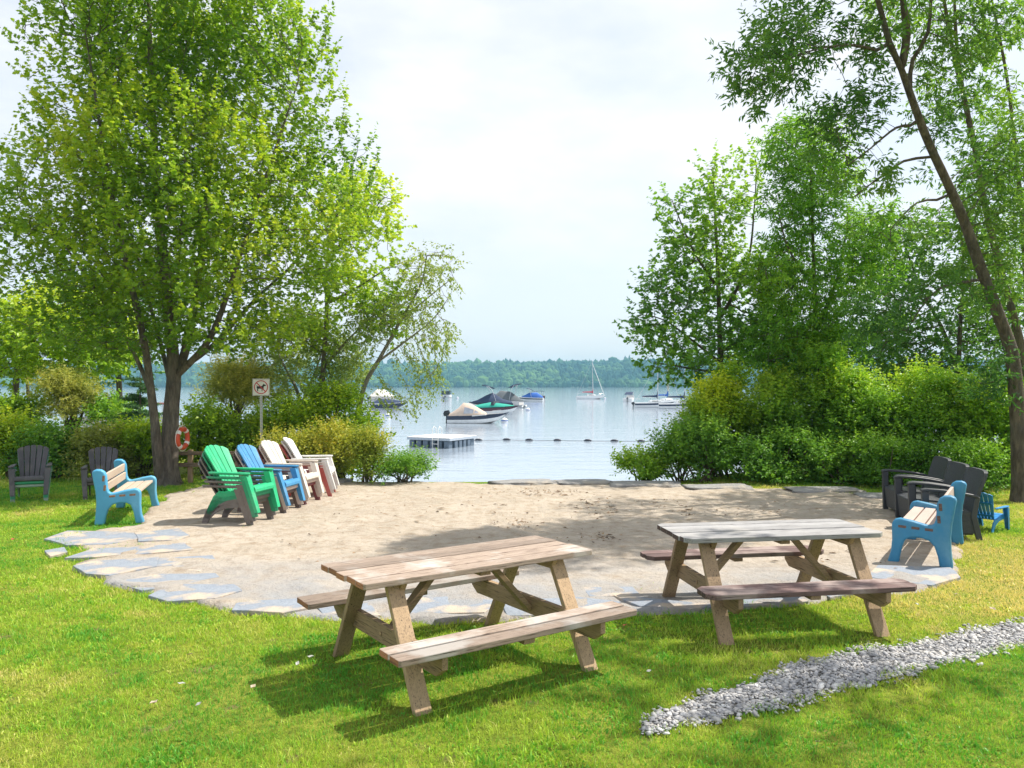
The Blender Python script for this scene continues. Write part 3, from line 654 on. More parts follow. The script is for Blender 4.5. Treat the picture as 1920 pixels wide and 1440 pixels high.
tree('birch_tree', 'leaning white birch with thin hanging leaves at the left edge of the water', 'tree', [
    (PX([(655, 860, 18.0), (668, 790, 18.0), (684, 722, 18.0), (712, 672, 17.9), (752, 600, 17.8), (790, 530, 17.8), (800, 480, 17.8)]), .10, .015),
    (PX([(706, 680, 17.9), (760, 640, 17.7), (810, 600, 17.6), (840, 560, 17.6)]), .04, .008), (PX([(752, 600, 17.8), (800, 560, 17.8), (850, 520, 17.8)]), .03, .008)],
    CL([(800, 500, 17.8, 48, 38, .8), (835, 540, 17.8, 30, 50, .6), (770, 580, 17.8, 60, 50, .8), (820, 620, 17.7, 38, 45, .6), (790, 690, 17.7, 45, 60, .6, .8), (765, 740, 17.7, 22, 30, .4), (730, 650, 17.9, 45, 50, .6), (745, 520, 18, 45, 40, .7), (700, 610, 18, 50, 50, .8), (830, 490, 17.8, 30, 30, .5)]),
    430, .20, .25, -.25, dict(t=RHOMB, mat=lf_birch, size=.085, L=.40, n=12, sup=-.45, up=-.6, flat=.3, droop=.6, t0=.42, tn=.5), 9, bark_birch, thr=.3, fill=8, tip=.004)
tree('grey_birch', 'pale grey green tree with a leaning white trunk behind the no-dogs sign', 'tree', [
    (PX([(585, 850, 19.5), (572, 790, 19.5), (556, 730, 19.5), (535, 690, 19.5), (515, 650, 19.5)]), .10, .02), (PX([(565, 760, 19.5), (590, 700, 19.5), (610, 640, 19.5)]), .06, .01)],
    CL([(560, 640, 19.5, 75, 60, 1.1), (620, 690, 19.3, 65, 60, 1.0), (520, 690, 19.6, 45, 60, .9), (590, 730, 19.3, 60, 30, .8)]),
    640, .22, .25, .05, dict(t=RHOMB, mat=lf_birch, size=.10, L=.40, n=11, sup=.1, flat=.4, t0=.5, tn=.4, rep=2), 10, bark_birch, thr=.3, fill=4.5)
# --- far left
tree('shade_tree', 'light green spreading tree on dark trunks at the far left edge', 'tree', [
    (PX([(26, 830, 20.5), (28, 760, 20.5), (34, 690, 20.5), (60, 630, 20.5), (90, 580, 20.5)]), .15, .03), (PX([(34, 690, 20.5), (10, 640, 20.5), (-30, 600, 20.5)]), .07, .02)],
    CL([(110, 640, 20, 110, 60, 1.5), (30, 620, 20, 80, 60, 1.4), (180, 680, 20, 60, 28, 1.0), (80, 692, 19.8, 120, 30, 1.2), (190, 640, 20.5, 70, 50, 1.2), (130, 580, 20.5, 100, 40, 1.2), (-60, 640, 20, 80, 60, 1.2)]),
    720, .26, .29, .05, dict(t=OVATE, mat=lf_maple2, size=.15, L=.42, n=14, flat=.85, sup=.1, t0=.40, tn=.5), 13, bark_dark, thr=.30, fill=8)
tree('slim_tree', 'slim dark stemmed tree behind the leftmost grey chair', 'tree', [(PX([(54, 835, 22), (54, 760, 22), (50, 690, 22), (48, 600, 22)]), .07, .03)],
    CL([(50, 600, 22, 60, 50, 1.0), (20, 690, 22, 40, 20, .7)]), 160, .26, .3, .05, dict(t=OVATE, mat=lf_dark, size=.14, L=.4, n=10), 14, bark_dark)
tree('tall_pine', 'dark trunked tree rising behind the big maple on its left', 'tree', [(PX([(225, 830, 24), (224, 740, 24), (218, 600, 24), (215, 420, 24)]), .12, .04)],
    CL([(215, 620, 24, 90, 60, 1.3), (150, 560, 24, 90, 50, 1.2), (260, 560, 24, 90, 60, 1.2), (230, 690, 24, 70, 36, 1.0)]), 520, .3, .32, .02, dict(t=RHOMB, mat=lf_dark, size=.16, L=.45, n=11, flat=.8), 15, bark_dark, thr=.1)
# --- right side
tree('pointed_maple', 'tall maple with a yellow top at the right edge of the water', 'tree', [
    (PX([(1352, 880, 18.5), (1352, 760, 18.5), (1350, 640, 18.5), (1346, 520, 18.5), (1342, 420, 18.5), (1336, 320, 18.5)]), .13, .02),
    (PX([(1350, 680, 18.5), (1300, 640, 18.2), (1245, 600, 18), (1200, 590, 17.9)]), .05, .01), (PX([(1348, 600, 18.5), (1400, 500, 18.7), (1415, 380, 18.7), (1418, 310, 18.7)]), .06, .01),
    (PX([(1346, 540, 18.5), (1300, 470, 18.3), (1262, 380, 18.2)]), .05, .01), (PX([(1350, 700, 18.5), (1290, 690, 18.2), (1230, 680, 18)]), .05, .01)],
    CL([(1345, 370, 18.5, 42, 75, .8), (1400, 360, 18.7, 26, 75, .6), (1268, 385, 18.3, 30, 50, .6), (1310, 470, 18.4, 75, 55, 1.1), (1270, 545, 18.2, 78, 50, 1.1), (1380, 540, 18.6, 70, 70, 1.2), (1245, 620, 18, 76, 50, 1.0),
        (1330, 640, 18.4, 90, 60, 1.2), (1275, 690, 18, 70, 36, .9), (1420, 640, 18.8, 60, 80, 1.2), (1345, 310, 18.5, 16, 30, .3, 2), (1425, 310, 18.7, 12, 26, .3, 2)]),
    1300, .24, .27, .14, dict(t=MAPLE, mat=lf_green, size=.11, L=.40, n=12, sup=.4, t0=.42, tz=1.0, tn=.45, flat=.75), 21, bark_dark, thr=.32, fill=3.8)
tree('ash_tree', 'dense green ash between the pointed maple and the leaning tree', 'tree', [
    (PX([(1535, 900, 17.8), (1532, 780, 17.8), (1530, 680, 17.8), (1528, 560, 17.6), (1524, 440, 17.2), (1520, 320, 16.8)]), .12, .02),
    (PX([(1530, 620, 17.7), (1570, 520, 17.4), (1590, 420, 17.2)]), .06, .01), (PX([(1528, 540, 17.6), (1480, 470, 17.2), (1460, 400, 17)]), .05, .01)],
    CL([(1520, 300, 16.9, 55, 80, .9), (1490, 380, 17, 60, 55, .9), (1560, 400, 17.2, 55, 85, 1.0), (1500, 480, 17.4, 75, 60, 1.1), (1560, 540, 17.5, 70, 70, 1.1), (1490, 570, 17.6, 60, 60, 1.1), (1545, 640, 17.6, 75, 55, 1.0), (1640, 560, 17.6, 70, 60, 1.0), (1630, 440, 17.4, 50, 60, .9), (1450, 640, 17.4, 60, 60, 1.0), (1460, 520, 17.2, 50, 50, .9), (1470, 280, 16.9, 35, 50, .7)]),
    1150, .24, .27, .05, dict(t=NARROW, mat=lf_ashm, size=.125, L=.42, n=15, flat=.5, sup=.1, droop=.45, t0=.45, tn=.5, rep=2), 22, bark_dark, thr=.25, fill=7)
tree('leaning_tree', 'big leaning tree with narrow leaves and a bare dark trunk at the right edge', 'tree', [
    (PX([(1916, 952, 13.0), (1913, 860, 13.0), (1907, 760, 12.95), (1896, 660, 12.9), (1872, 590, 12.8), (1838, 500, 12.6), (1806, 410, 12.4), (1775, 340, 12.2), (1742, 270, 12.0), (1715, 200, 11.8), (1690, 130, 11.6), (1668, 80, 11.4), (1646, 0, 11.2), (1610, -120, 11), (1560, -300, 10.6)]), .17, .018),
    (PX([(1690, 130, 11.6), (1700, 60, 11.5), (1690, -40, 11.3), (1690, -260, 11)]), .075, .02),
    (PX([(1660, 98, 11.5), (1600, 85, 11.2), (1540, 90, 10.9), (1480, 110, 10.6)]), .035, .008),
    (PX([(1715, 236, 11.9), (1680, 240, 11.6), (1630, 280, 11.3), (1590, 310, 11)]), .03, .008),
    (PX([(1735, 296, 12.1), (1695, 302, 12.0), (1640, 340, 11.8), (1600, 370, 11.6)]), .03, .008),
    (PX([(1770, 375, 12.3), (1720, 380, 12.1), (1670, 430, 12)]), .03, .008),
    (PX([(1826, 530, 12.6), (1780, 532, 12.6), (1740, 560, 12.6), (1700, 620, 12.6)]), .035, .008),
    (PX([(1705, 160, 11.8), (1712, 110, 11.8), (1740, 60, 11.7), (1748, -60, 11.6), (1760, -300, 11.2)]), .04, .012)],
    CL([(1450, 110, 10.8, 80, 85, .9), (1530, 50, 11, 90, 70, 1.0), (1600, 190, 11.4, 70, 36, .7, .55), (1560, 250, 11.2, 55, 40, .6, .6), (1700, 60, 11.6, 90, 60, .9), (1620, 330, 11.7, 60, 40, .6, .4), (1800, 90, 12, 80, 60, .9, .7),
        (1690, 430, 12.1, 60, 36, .6, .45), (1680, 600, 12.8, 70, 70, .8, .8), (1780, 560, 12.8, 70, 60, .8, .7), (1860, 700, 13, 50, 60, .5, .6), (1850, 420, 12.8, 70, 60, .8, .6), (1770, 200, 12.2, 60, 60, .8), (1720, 340, 12.3, 50, 45, .7, .5), (1840, 520, 13, 55, 60, .8), (1880, 300, 13, 50, 70, .8),
        (1560, -150, 11, 110, 90, 1.1, .6), (1680, -240, 11, 150, 120, 1.3, .6), (1850, -200, 11.8, 150, 140, 1.4, .6)]),
    2100, .25, .28, -.02, dict(t=NARROW, mat=lf_ash, size=.12, L=.40, n=12, rep=2, flat=.45, sup=.15, droop=.25, up=.2, t0=.42, tn=.5), 23, bark_dark, tip=.004, thr=.46, fill=5.8)
tree('lawn_tree', 'tall tree standing on the lawn beyond the right edge, shading the grass by the tables', 'tree', [
    ([Vector(p) for p in [(9.2, 5.2, 0), (9.15, 5.2, 2.5), (9.0, 5.3, 5), (8.6, 5.5, 8), (8.2, 5.7, 12.5)]], .24, .03),
    ([Vector(p) for p in [(9.05, 5.3, 4.6), (8.3, 6.6, 6.6), (7.6, 7.6, 8.2)]], .08, .015), ([Vector(p) for p in [(8.9, 5.4, 5.5), (7.8, 5.0, 7.6), (6.6, 4.9, 10.2)]], .08, .015)],
    [(Vector(p), q, w) for p, q, w in [((7.4, 4.6, 8.6), (1.5, 1.3, 1.5), 1), ((6.7, 5.2, 11.0), (1.5, 1.3, 1.4), 1), ((8.6, 4.4, 7.0), (1.3, 1.1, 1.1), .8), ((7.0, 7.5, 8.8), (1.0, 1.0, 1.0), .9), ((8.2, 5.5, 12), (1.4, 1.4, 1.2), .8), ((6.4, 6.6, 7.4), (.7, .8, .7), .8)]],
    420, .30, .33, .1, dict(t=OVATE, mat=lf_green, size=.15, L=.42, n=11, flat=.6, t0=.4, tn=.5), 27, bark_grey, thr=.36, fill=2.5)
tree('twin_tree', 'second dark trunk climbing behind the leaning tree at the right edge', 'tree', [
    (PX([(1935, 900, 15.0), (1930, 760, 15.0), (1912, 640, 14.9), (1880, 520, 14.7), (1850, 400, 14.5), (1832, 300, 14.4), (1812, 200, 14.2), (1790, 110, 14.1), (1770, 0, 14), (1740, -160, 14)]), .12, .02),
    (PX([(1826, 270, 14.3), (1800, 140, 14.2), (1790, 0, 14.1), (1800, -150, 14)]), .06, .015), (PX([(1930, 760, 15), (1926, 560, 15), (1914, 380, 15), (1890, 160, 15), (1860, 0, 15)]), .09, .02)],
    CL([(1870, 340, 15, 70, 80, 1.0), (1880, 210, 15, 60, 60, .9), (1900, 460, 15, 60, 60, .9), (1780, 180, 14.4, 50, 50, .7, .6), (1740, 0, 14, 110, 60, 1.2, .6), (1900, 60, 15, 70, 70, 1, .7), (1890, 580, 15, 60, 60, .8)]),
    780, .26, .29, 0, dict(t=NARROW, mat=lf_green, size=.13, L=.42, n=14, flat=.45, droop=.5, t0=.55, tn=.5), 24, bark_dark, tip=.004, thr=.30, fill=8)
tree('shore_tree', 'loose dark green tree with slanting trunk behind the wicker chairs', 'tree', [
    (PX([(1812, 900, 19), (1800, 740, 19), (1786, 670, 19), (1764, 610, 19), (1730, 550, 19), (1700, 470, 19)]), .13, .02), (PX([(1796, 720, 19), (1800, 620, 19), (1806, 500, 19), (1800, 400, 19)]), .08, .015)],
    CL([(1700, 500, 19, 80, 60, 1.2, .7), (1780, 470, 19, 90, 80, 1.3, .7), (1700, 640, 19, 85, 60, 1.2), (1640, 700, 18.6, 70, 45, 1.0), (1800, 700, 19, 80, 50, 1.2), (1850, 600, 19, 60, 80, 1.2), (1720, 720, 18.6, 90, 40, 1.1)]),
    1000, .27, .29, 0, dict(t=OVATE, mat=lf_dark, size=.12, L=.42, n=14, flat=.6, t0=.4, tn=.5), 25, bark_dark, thr=.25, fill=8)

# ------------------------------------------------------------------ shrubs
stem_m = surf('shrub stems', (.13, .10, .065), (.08, .06, .04), 6, .9, 0)
def bush(name, label, u, w_px, vtop, d, mat, seed, tmpl=OVATE, size=.085, dens=1.0, depth=None, cat='bush', group='shrubs along the shore', t0=.42, tz=.35, n=9, L=.30, sup=.35, lump=.34, vbot=None, droop=.25, trunk=0):
    d *= DS; size *= .95; dens *= 1.3; w_px *= 1.12; rng = np.random.default_rng(seed); x = (u-960)/F*d; z0 = gh(x, d); zt = H-(vtop-V0)/F*d; h = zt-z0; w = w_px/F*d/2; dp = depth or max(.55, min(w*.9, 1.2))
    root = thing(name, label, cat, (x, d, z0), 0, group); zb = 0 if vbot is None else H-(vbot-V0)/F*d-z0
    hh = h-zb; k = int(10+w*hh*6); cl = []
    for i in range(k):
        a = rng.uniform(0, 6.283); rr = math.sqrt(rng.random())*.72; t = rng.uniform(.06, .84)
        sh = math.sqrt(max(.05, 1-((t-.35)/.72)**2)); cx, cyy = math.cos(a)*rr*w*sh, math.sin(a)*rr*dp*sh
        r = lump*min(w, hh)*rng.uniform(.7, 1.25); cl.append((np.array([cx, cyy, zb+t*hh]), np.array([r*1.05, r, min(r*.95, (1-t)*hh+.06*hh, (t*hh+.12*hh))])))
    ns = int(dens*(620*w*hh+90)*(.085/size)**1.2); pc = rng.integers(0, k, ns)
    cen = np.array([c[0] for c in cl])[pc]; rad = np.array([c[1] for c in cl])[pc]; q = norm(rng.normal(size=(ns, 3))); q[:, 2] = np.where(q[:, 2] < -.35, -q[:, 2], q[:, 2])
    base = cen+q*rad*(rng.random((ns, 1))**.45); base[:, 2] = np.maximum(base[:, 2], .02)
    dirs = q+np.array([0, 0, sup])+rng.normal(0, .35, (ns, 3))
    tn = t0+tz*(base[:, 2]/h-.5)+np.array([mnoise.noise(Vector(p)*1.3+Vector((seed*3, 0, 0))) for p in base])*.4
    a = shoots(rng, base, dirs, L*rng.uniform(.6, 1.3, ns), n, size, .4, .6, droop, 1.0, tn)
    a[0][:, 2] = np.maximum(a[0][:, 2], .01)
    leaves('foliage', a[0], a[1], a[2], a[3], tmpl, mat, root, a[4])
    mb = MB()
    for i in range(min(k, 14)):
        c = cl[i][0]; b0 = Vector((rng.normal(0, .12*w), rng.normal(0, .12*dp), -.08)); e = Vector(c)+Vector((0, 0, .2*hh)); mid = b0.lerp(e, .5)+Vector((rng.normal(0, .06), rng.normal(0, .06), .12*h))
        if trunk: b0 = Vector((0, 0, -.1)); mid = Vector((rng.normal(0, .08), rng.normal(0, .06), zb*.9))
        mb.tube([b0, b0.lerp(mid, .5)+Vector((0, 0, .03)), mid, mid.lerp(e, .6), e], [.022+trunk, .018+trunk*.9, .014+trunk*.5, .009, .004], 5, cap=False)
    mb.build('stem', stem_m, root, smooth=180); return root
bush('shrub', 'taller shrub at the far left in front of the dark tree trunks', 40, 130, 748, 18.6, lf_lime, 65, t0=.3, size=.10)
bush('shrub', 'loose tall shrub between the round olive willow and the big maple trunk', 222, 120, 742, 18.8, lf_green, 66, t0=.45, size=.10, dens=.6)
bush('shrub', 'yellow tipped shrub at the far left edge of the lawn', 22, 110, 782, 16.4, lf_lime, 31, t0=.6)
bush('shrub', 'green shrub behind the leftmost grey chair', 108, 140, 806, 16.4, lf_green, 32)
bush('shrub', 'green shrub behind the two dark grey chairs', 200, 140, 816, 16.2, lf_olive, 33, t0=.3)
bush('shrub', 'shrub touching the left side of the big maple trunk', 268, 100, 800, 16.6, lf_lime, 34, t0=.35)
bush('shrub', 'bright green shrub right of the big maple trunk', 386, 120, 762, 17.0, lf_lime, 35, t0=.35, tmpl=OVATE, size=.10)
bush('shrub', 'green shrub behind the no-dogs sign post', 462, 120, 770, 17.4, lf_lime, 36, t0=.3)
bush('shrub', 'green shrub between the sign post and the tall shrub', 540, 130, 752, 17.6, lf_lime, 37, t0=.4)
bush('shrub', 'tall bright green shrub in front of the birch', 632, 165, 706, 17.2, lf_lime, 38, t0=.40, size=.10, sup=.6)
bush('golden_shrub', 'golden shrub behind the white chair stack', 552, 120, 806, 15.9, lf_gold, 39, tmpl=RHOMB, size=.07, sup=.6, t0=.4)
bush('golden_shrub', 'orange tipped golden shrub right of the chairs', 632, 130, 796, 15.9, lf_gold, 40, tmpl=RHOMB, size=.07, sup=.7, t0=.5, tz=.6)
bush('golden_shrub', 'low pale golden shrub next to the dark green one', 690, 100, 818, 15.6, lf_gold, 41, tmpl=RHOMB, size=.065, sup=.7, t0=.25)
bush('low_shrub', 'low dark green willow shrub at the left edge of the water gap', 758, 116, 866, 15.4, lf_green, 42, tmpl=NARROW, size=.085, sup=.7, t0=.45, n=12)
bush('round_shrub', 'round olive willow on a short stem left of the big maple', 136, 120, 704, 18.6, lf_olive, 43, tmpl=NARROW, size=.085, n=14, sup=.6, lump=.45, dens=1.2, vbot=785, trunk=.03, t0=.5)
bush('round_shrub', 'round olive willow behind the no-dogs sign', 440, 130, 684, 18.8, lf_olive, 44, tmpl=NARROW, size=.085, n=14, sup=.6, lump=.45, dens=1.2, vbot=775, trunk=.03, t0=.6)
bush('low_shrub', 'low leafy shrub at the right edge of the water gap', 1206, 124, 862, 15.9, lf_mid, 51, size=.075, t0=.5)
bush('shrub', 'yellow topped shrub beside the moored sailboats', 1352, 165, 712, 16.6, lf_lime, 52, t0=.32, tz=1.0, dens=1.1, sup=.6, size=.08)
bush('shrub', 'tall green shrub under the pointed maple', 1420, 180, 676, 16.9, lf_mid, 53, t0=.5, tz=.7, dens=1.15, sup=.5, size=.085)
bush('shrub', 'tall green sapling thicket under the ash', 1530, 180, 590, 16.8, lf_ashm, 54, t0=.52, tz=.4, dens=1.1, sup=.4, tmpl=NARROW, size=.11, n=12)
bush('shrub', 'bright green shrub behind the far picnic table', 1620, 180, 690, 16.2, lf_mid, 55, t0=.25, tz=.8, dens=1.1)
bush('shrub', 'yellow green shrub behind the wicker chairs', 1738, 190, 694, 15.7, lf_mid, 56, t0=.28, tz=.9, dens=1.1)
bush('shrub', 'yellow green shrub against the leaning tree trunk', 1846, 150, 706, 15.0, lf_mid, 57, t0=.30, tz=.8, dens=1.1)
bush('low_shrub', 'lowest shrub between the water gap shrub and the yellow topped one', 1280, 120, 846, 16.0, lf_mid, 64, t0=.35, size=.075)
bush('low_shrub', 'low dark shrub in front of the yellow topped one', 1325, 180, 800, 15.75, lf_green, 58, t0=.35, size=.075)
bush('low_shrub', 'low dark shrub above the rounded shore rock', 1460, 170, 822, 15.6, lf_green, 59, t0=.40, size=.08)
bush('low_shrub', 'low shrub above the flat rock behind the far picnic table', 1580, 150, 830, 15.3, lf_green, 60, t0=.40, size=.08)
bush('low_shrub', 'low shrub right behind the first wicker chair', 1690, 150, 836, 14.7, lf_mid, 61, t0=.15, size=.07)
bush('low_shrub', 'low shrub in the shade left of the leaning trunk', 1815, 140, 840, 14.0, lf_mid, 62, t0=.12, size=.07)
bush('shrub', 'light green shrub at the right edge of the photo behind the leaning trunk', 1950, 120, 700, 15.6, lf_mid, 63, t0=.35, tz=.6)

# little spruce behind the shrubs left of the maple
def spruce(u, vtop, d, seed, label):
    d *= DS; rng = np.random.default_rng(seed); x = (u-960)/F*d; z0 = gh(x, d); h = H-(vtop-V0)/F*d-z0; root = thing('spruce_tree', label, 'tree', (x, d, z0))
    mb = MB(); mb.tube([(0, 0, -.1), (0, 0, h*.5), (0, 0, h)], [.05, .03, .006], 7); B = []; Dd = []
    z = .35
    while z < h-.1:
        k = rng.integers(2, 4); ln = (1-z/h)*.42*h*rng.uniform(.7, 1.1)+.08
        for i in range(k):
            a = rng.uniform(0, 6.28); lk = ln*rng.uniform(.55, 1.1); e = Vector((math.cos(a)*lk, math.sin(a)*lk, z+lk*rng.uniform(-.25, .25))); mb.tube([(0, 0, z), e], [.010, .003], 3, cap=False)
            for q in np.linspace(.15, 1, int(3+ln*7)):
                for sg in (-1, 0, 1): B.append(Vector((0, 0, z)).lerp(e, q)); Dd.append(Vector((math.cos(a+sg*.8), math.sin(a+sg*.8), .12)))
        z += rng.uniform(.06, .12)
    mb.build('trunk', bark_dark, root, smooth=60)
    a = shoots(rng, np.array([b[:] for b in B]), np.array([b[:] for b in Dd]), .20, 14, .075, .1, .3, .1, 1.0, rng.uniform(.2, .7, len(B)))
    leaves('crown', a[0], a[1], a[2], a[3], NARROW, lf_conif, root, a[4])
spruce(263, 700, 18.0, 3, 'small spruce left of the big maple trunk')
# ------------------------------------------------------------------ picnic tables
def rrect(x0, x1, y0, y1, c0=0, c1=0):     # rectangle whose corners at y0 / y1 are cut
    p = []
    p += [(x0+c0, y0), (x1-c0, y0), (x1, y0+c0)] if c0 else [(x0, y0), (x1, y0)]
    p += [(x1, y1-c1), (x1-c1, y1), (x0+c1, y1), (x0, y1-c1)] if c1 else [(x1, y1), (x0, y1)]
    if c0: p.append((x0, y0+c0))
    return p
def picnic_table(label, x, y, rot, L, W, bo, bi, foot, mtop, mbench, mleg, mend, clip, seed):
    t = thing('picnic_table', label, 'picnic table', (x, y, 0), rot, 'picnic tables'); rng = random.Random(seed)
    def planks(name, y0, y1, n, z, th, mat, par, cc):
        mb = MB(); mb.rng = rng; w = (y1-y0)/n
        for i in range(n):
            a, b = y0+i*w+.007, y0+(i+1)*w-.007; e = rng.uniform(-.008, .008); dz = rng.uniform(-.0025, .0025)
            poly = rrect(-L/2+e, L/2+e, a, b, cc if i == 0 else 0, cc if i == n-1 else 0); k = len(poly); tt = rng.random()
            vs = [(p[0], p[1], z-th+dz) for p in poly]+[(p[0], p[1], z+dz) for p in poly]
            fs = [tuple(range(k)), tuple(range(2*k-1, k-1, -1))]; mb.add(vs, fs, 0, tt)
            for q in range(k):
                r = (q+1) % k; dx = abs(poly[q][1]-poly[r][1]) > abs(poly[q][0]-poly[r][0])
                mb.add([vs[q], vs[q+k], vs[r+k], vs[r]], [(0, 1, 2, 3)], 1 if dx else 0, tt)
        o = mb.build(name, [mat, mend], par)
        import bmesh
        bm = bmesh.new(); bm.from_mesh(o.data); bmesh.ops.remove_doubles(bm, verts=bm.verts, dist=1e-5); bmesh.ops.recalc_face_normals(bm, faces=bm.faces); bm.to_mesh(o.data); bm.free()
        md = o.modifiers.new('bevel', 'BEVEL'); md.width = .005; md.segments = 2; md.limit_method = 'ANGLE'
        return o
    planks('tabletop', -W/2, W/2, 5, .75, .04, mtop, t, clip)
    fa, fc = foot; zb = .415
    for s in (-1, 1): planks('bench', *(sorted((s*bi, s*bo))), 2, zb, .04, mbench, t, clip)
    for sx in (-1, 1):
        for sy in (-1, 1):
            mb = MB(); mb.rng = rng; mb.beam((sx*fa, sy*.225, .712), (sx*fa, sy*fc, -.03), .042, .115, (1, 0, 0)); o = mb.build('leg', mleg[1], t)
            # beam is laid with its wide side across the table; square the foot on the ground
            md = o.modifiers.new('bevel', 'BEVEL'); md.width = .005; md.segments = 2
        mb = MB(); mb.rng = rng; xx = sx*(fa-.046)
        mb.prism([(-bo+.02, zb-.042), (bo-.02, zb-.042), (bo-.02, zb-.12), (bo-.10, zb-.175), (-bo+.10, zb-.175), (-bo+.02, zb-.12)], xx-.021, xx+.021, 'x')
        mb.prism([(-.012, zb-.12), (.012, zb-.12), (.012, zb-.096), (-.012, zb-.096)], xx-.03, xx-.0215, 'x')
        mb.build('seat_support', [mleg[0]], t, bevel=.004)
        mb = MB(); mb.rng = rng; mb.prism([(-W/2+.05, .708), (W/2-.05, .708), (W/2-.10, .635), (-W/2+.10, .635)], xx-.021, xx+.021, 'x'); mb.build('cleat', mleg[0], t, bevel=.004)
        mb = MB(); mb.rng = rng; mb.beam((sx*(fa-.075), 0, zb-.13), (sx*.20, 0, .705), .085, .04, (0, 0, 1)); mb.build('brace', mleg[2], t, bevel=.004)
        for sy in (-1, 1):
            for z0, yy in ((.66, .255), (zb-.10, .44)):
                mb = MB(); mb.tube([(sx*(fa+.022), sy*yy, z0), (sx*(fa+.032), sy*yy, z0)], .013, 8); mb.build('bolt', M_bolt, t)
    mb = MB(); mb.beam((0, -W/2+.05, .692), (0, W/2-.05, .692), .085, .034); mb.build('cleat', mleg[0], t, bevel=.004)
    for s in (-1, 1):
        mb = MB(); mb.beam((0, s*(bi+.02), zb-.058), (0, s*(bo-.02), zb-.058), .085, .034); mb.build('cleat', mleg[0], t, bevel=.004)
    return t
M_bolt = surf('rusty steel', (.25, .18, .13), (.16, .11, .08), 30, .6, .1, metal=.6)
wt1 = wood('weathered plank pink grey', (.38, .295, .235), (.255, .20, .16), (.11, .075, .055), 0, grey=(.42, .385, .35))
wt2 = wood('weathered plank blue grey', (.37, .365, .365), (.27, .265, .265), (.13, .12, .12), 0, grey=(.38, .365, .345))
wb2 = wood('dark stained plank', (.19, .125, .115), (.13, .085, .08), (.06, .042, .042), 0, grey=(.30, .235, .215))
endg = wood('red brown end grain', (.42, .19, .10), (.32, .145, .08), (.10, .05, .035), 1)
enddk = wood('dark end grain', (.10, .065, .055), (.07, .045, .04), (.04, .03, .03), 1)
legs_m = [wood('aged beam', (.40, .28, .165), (.29, .20, .12), (.13, .09, .06), 1), wood('aged leg', (.44, .31, .19), (.33, .23, .14), (.16, .12, .08), 2), wood('aged brace', (.36, .25, .15), (.26, .18, .11), (.13, .09, .06), 0)]
picnic_table('near picnic table with pinkish weathered planks on the grass', -.360, 5.767, .605, 1.853, .731, .85, .571, (.663, .645), wt1, wt1, legs_m, endg, 0.012, 5)
picnic_table('far picnic table with pale grey top and dark brown benches', 2.199, 6.909, .160, 1.76, .752, .82, .53, (.656, .656), wt2, wb2, legs_m, enddk, .055, 6)

# ------------------------------------------------------------------ moulded park benches
PROF = [(-.02, 0), (.085, 0), (.10, .12), (.125, .22), (.17, .285), (.24, .305), (.315, .30), (.36, .27), (.385, .18), (.405, .06), (.41, 0), (.505, 0), (.50, .03), (.475, .13), (.465, .26), (.468, .40),
        (.465, .455), (.44, .49), (.40, .505), (.30, .485), (.20, .455), (.155, .445), (.13, .47), (.115, .52), (.11, .62), (.105, .70), (.085, .755), (.05, .785), (.0, .79), (-.035, .775), (-.045, .74), (-.03, .62), (-.01, .48), (.0, .33), (-.005, .18)]
def park_bench(label, x, y, face, L, mframe, mslat, mslatend):
    t = thing('park_bench', label, 'bench', (x, y, 0), face, 'blue park benches')      # looks along local +x
    P = [((p[0]-.24)*1.24, p[1]) for p in PROF]
    for s in (-1, 1):
        mb = MB(); mb.prism([(p[0], p[1]) for p in P], s*L/2-.052, s*L/2+.052, 'y'); mb.build('side_frame', mframe, t, bevel=.026, seg=4, smooth=50)
        # raised rims of the slat sockets
    def slat(cx, cz, w, h, rot, name):
        mb = MB(); c, sn = math.cos(rot), math.sin(rot); Mx = Matrix(((c, 0, sn), (0, 1, 0), (-sn, 0, c)))
        mb.box(((cx-.24)*1.2, 0, cz), (w, L-.1042, h), Mx, 0)
        for s in (-1, 1): mb.box(((cx-.24)*1.2, s*(L/2+.0012), cz), (min(w, .084) if w > h else .036, .106, min(h, .085) if h > w else .032), Mx, 1)
        return mb.build(name, [mslat, mslatend], t, bevel=.006)
    for cx in (.165, .275, .385): slat(cx, .405+.05*(cx-.165), .115, .036, -.05, 'seat_slat')
    slat(.072, .66, .034, .115, .07, 'back_slat'); slat(.085, .525, .034, .115, .07, 'back_slat')
blue_l = surf('light blue moulded plastic', (.085, .36, .58), (.065, .30, .50), 3, .45, .25, 220, dist=.003, c3=(.16, .45, .64), s3=1.5)
blue_r = surf('deep blue moulded plastic', (.035, .235, .43), (.028, .18, .34), 3, .45, .35, 160, dist=.004, c3=(.10, .29, .44), s3=3, t3=(.48, .7))
slat_l = surf('beige recycled plank', (.56, .46, .37), (.47, .38, .30), 7, .6, .2, 90, stretch=(1, .12, 1), vary=.1)
slat_r = surf('pink beige recycled plank', (.54, .42, .37), (.44, .34, .30), 7, .6, .2, 90, stretch=(1, .12, 1), vary=.1)
slat_e = surf('brown plank end', (.33, .19, .11), (.18, .10, .06), 40, .8, .2)
slat_e2 = surf('dark plank end', (.17, .10, .08), (.07, .05, .045), 40, .8, .2)
park_bench('light blue bench with beige slats by the big maple', -5.85, 12.23, R(17), 1.66, blue_l, slat_l, slat_e)
park_bench('deep blue bench with pinkish slats beside the wicker chairs', 4.93, 9.48, R(147), 1.58, blue_r, slat_r, slat_e2)

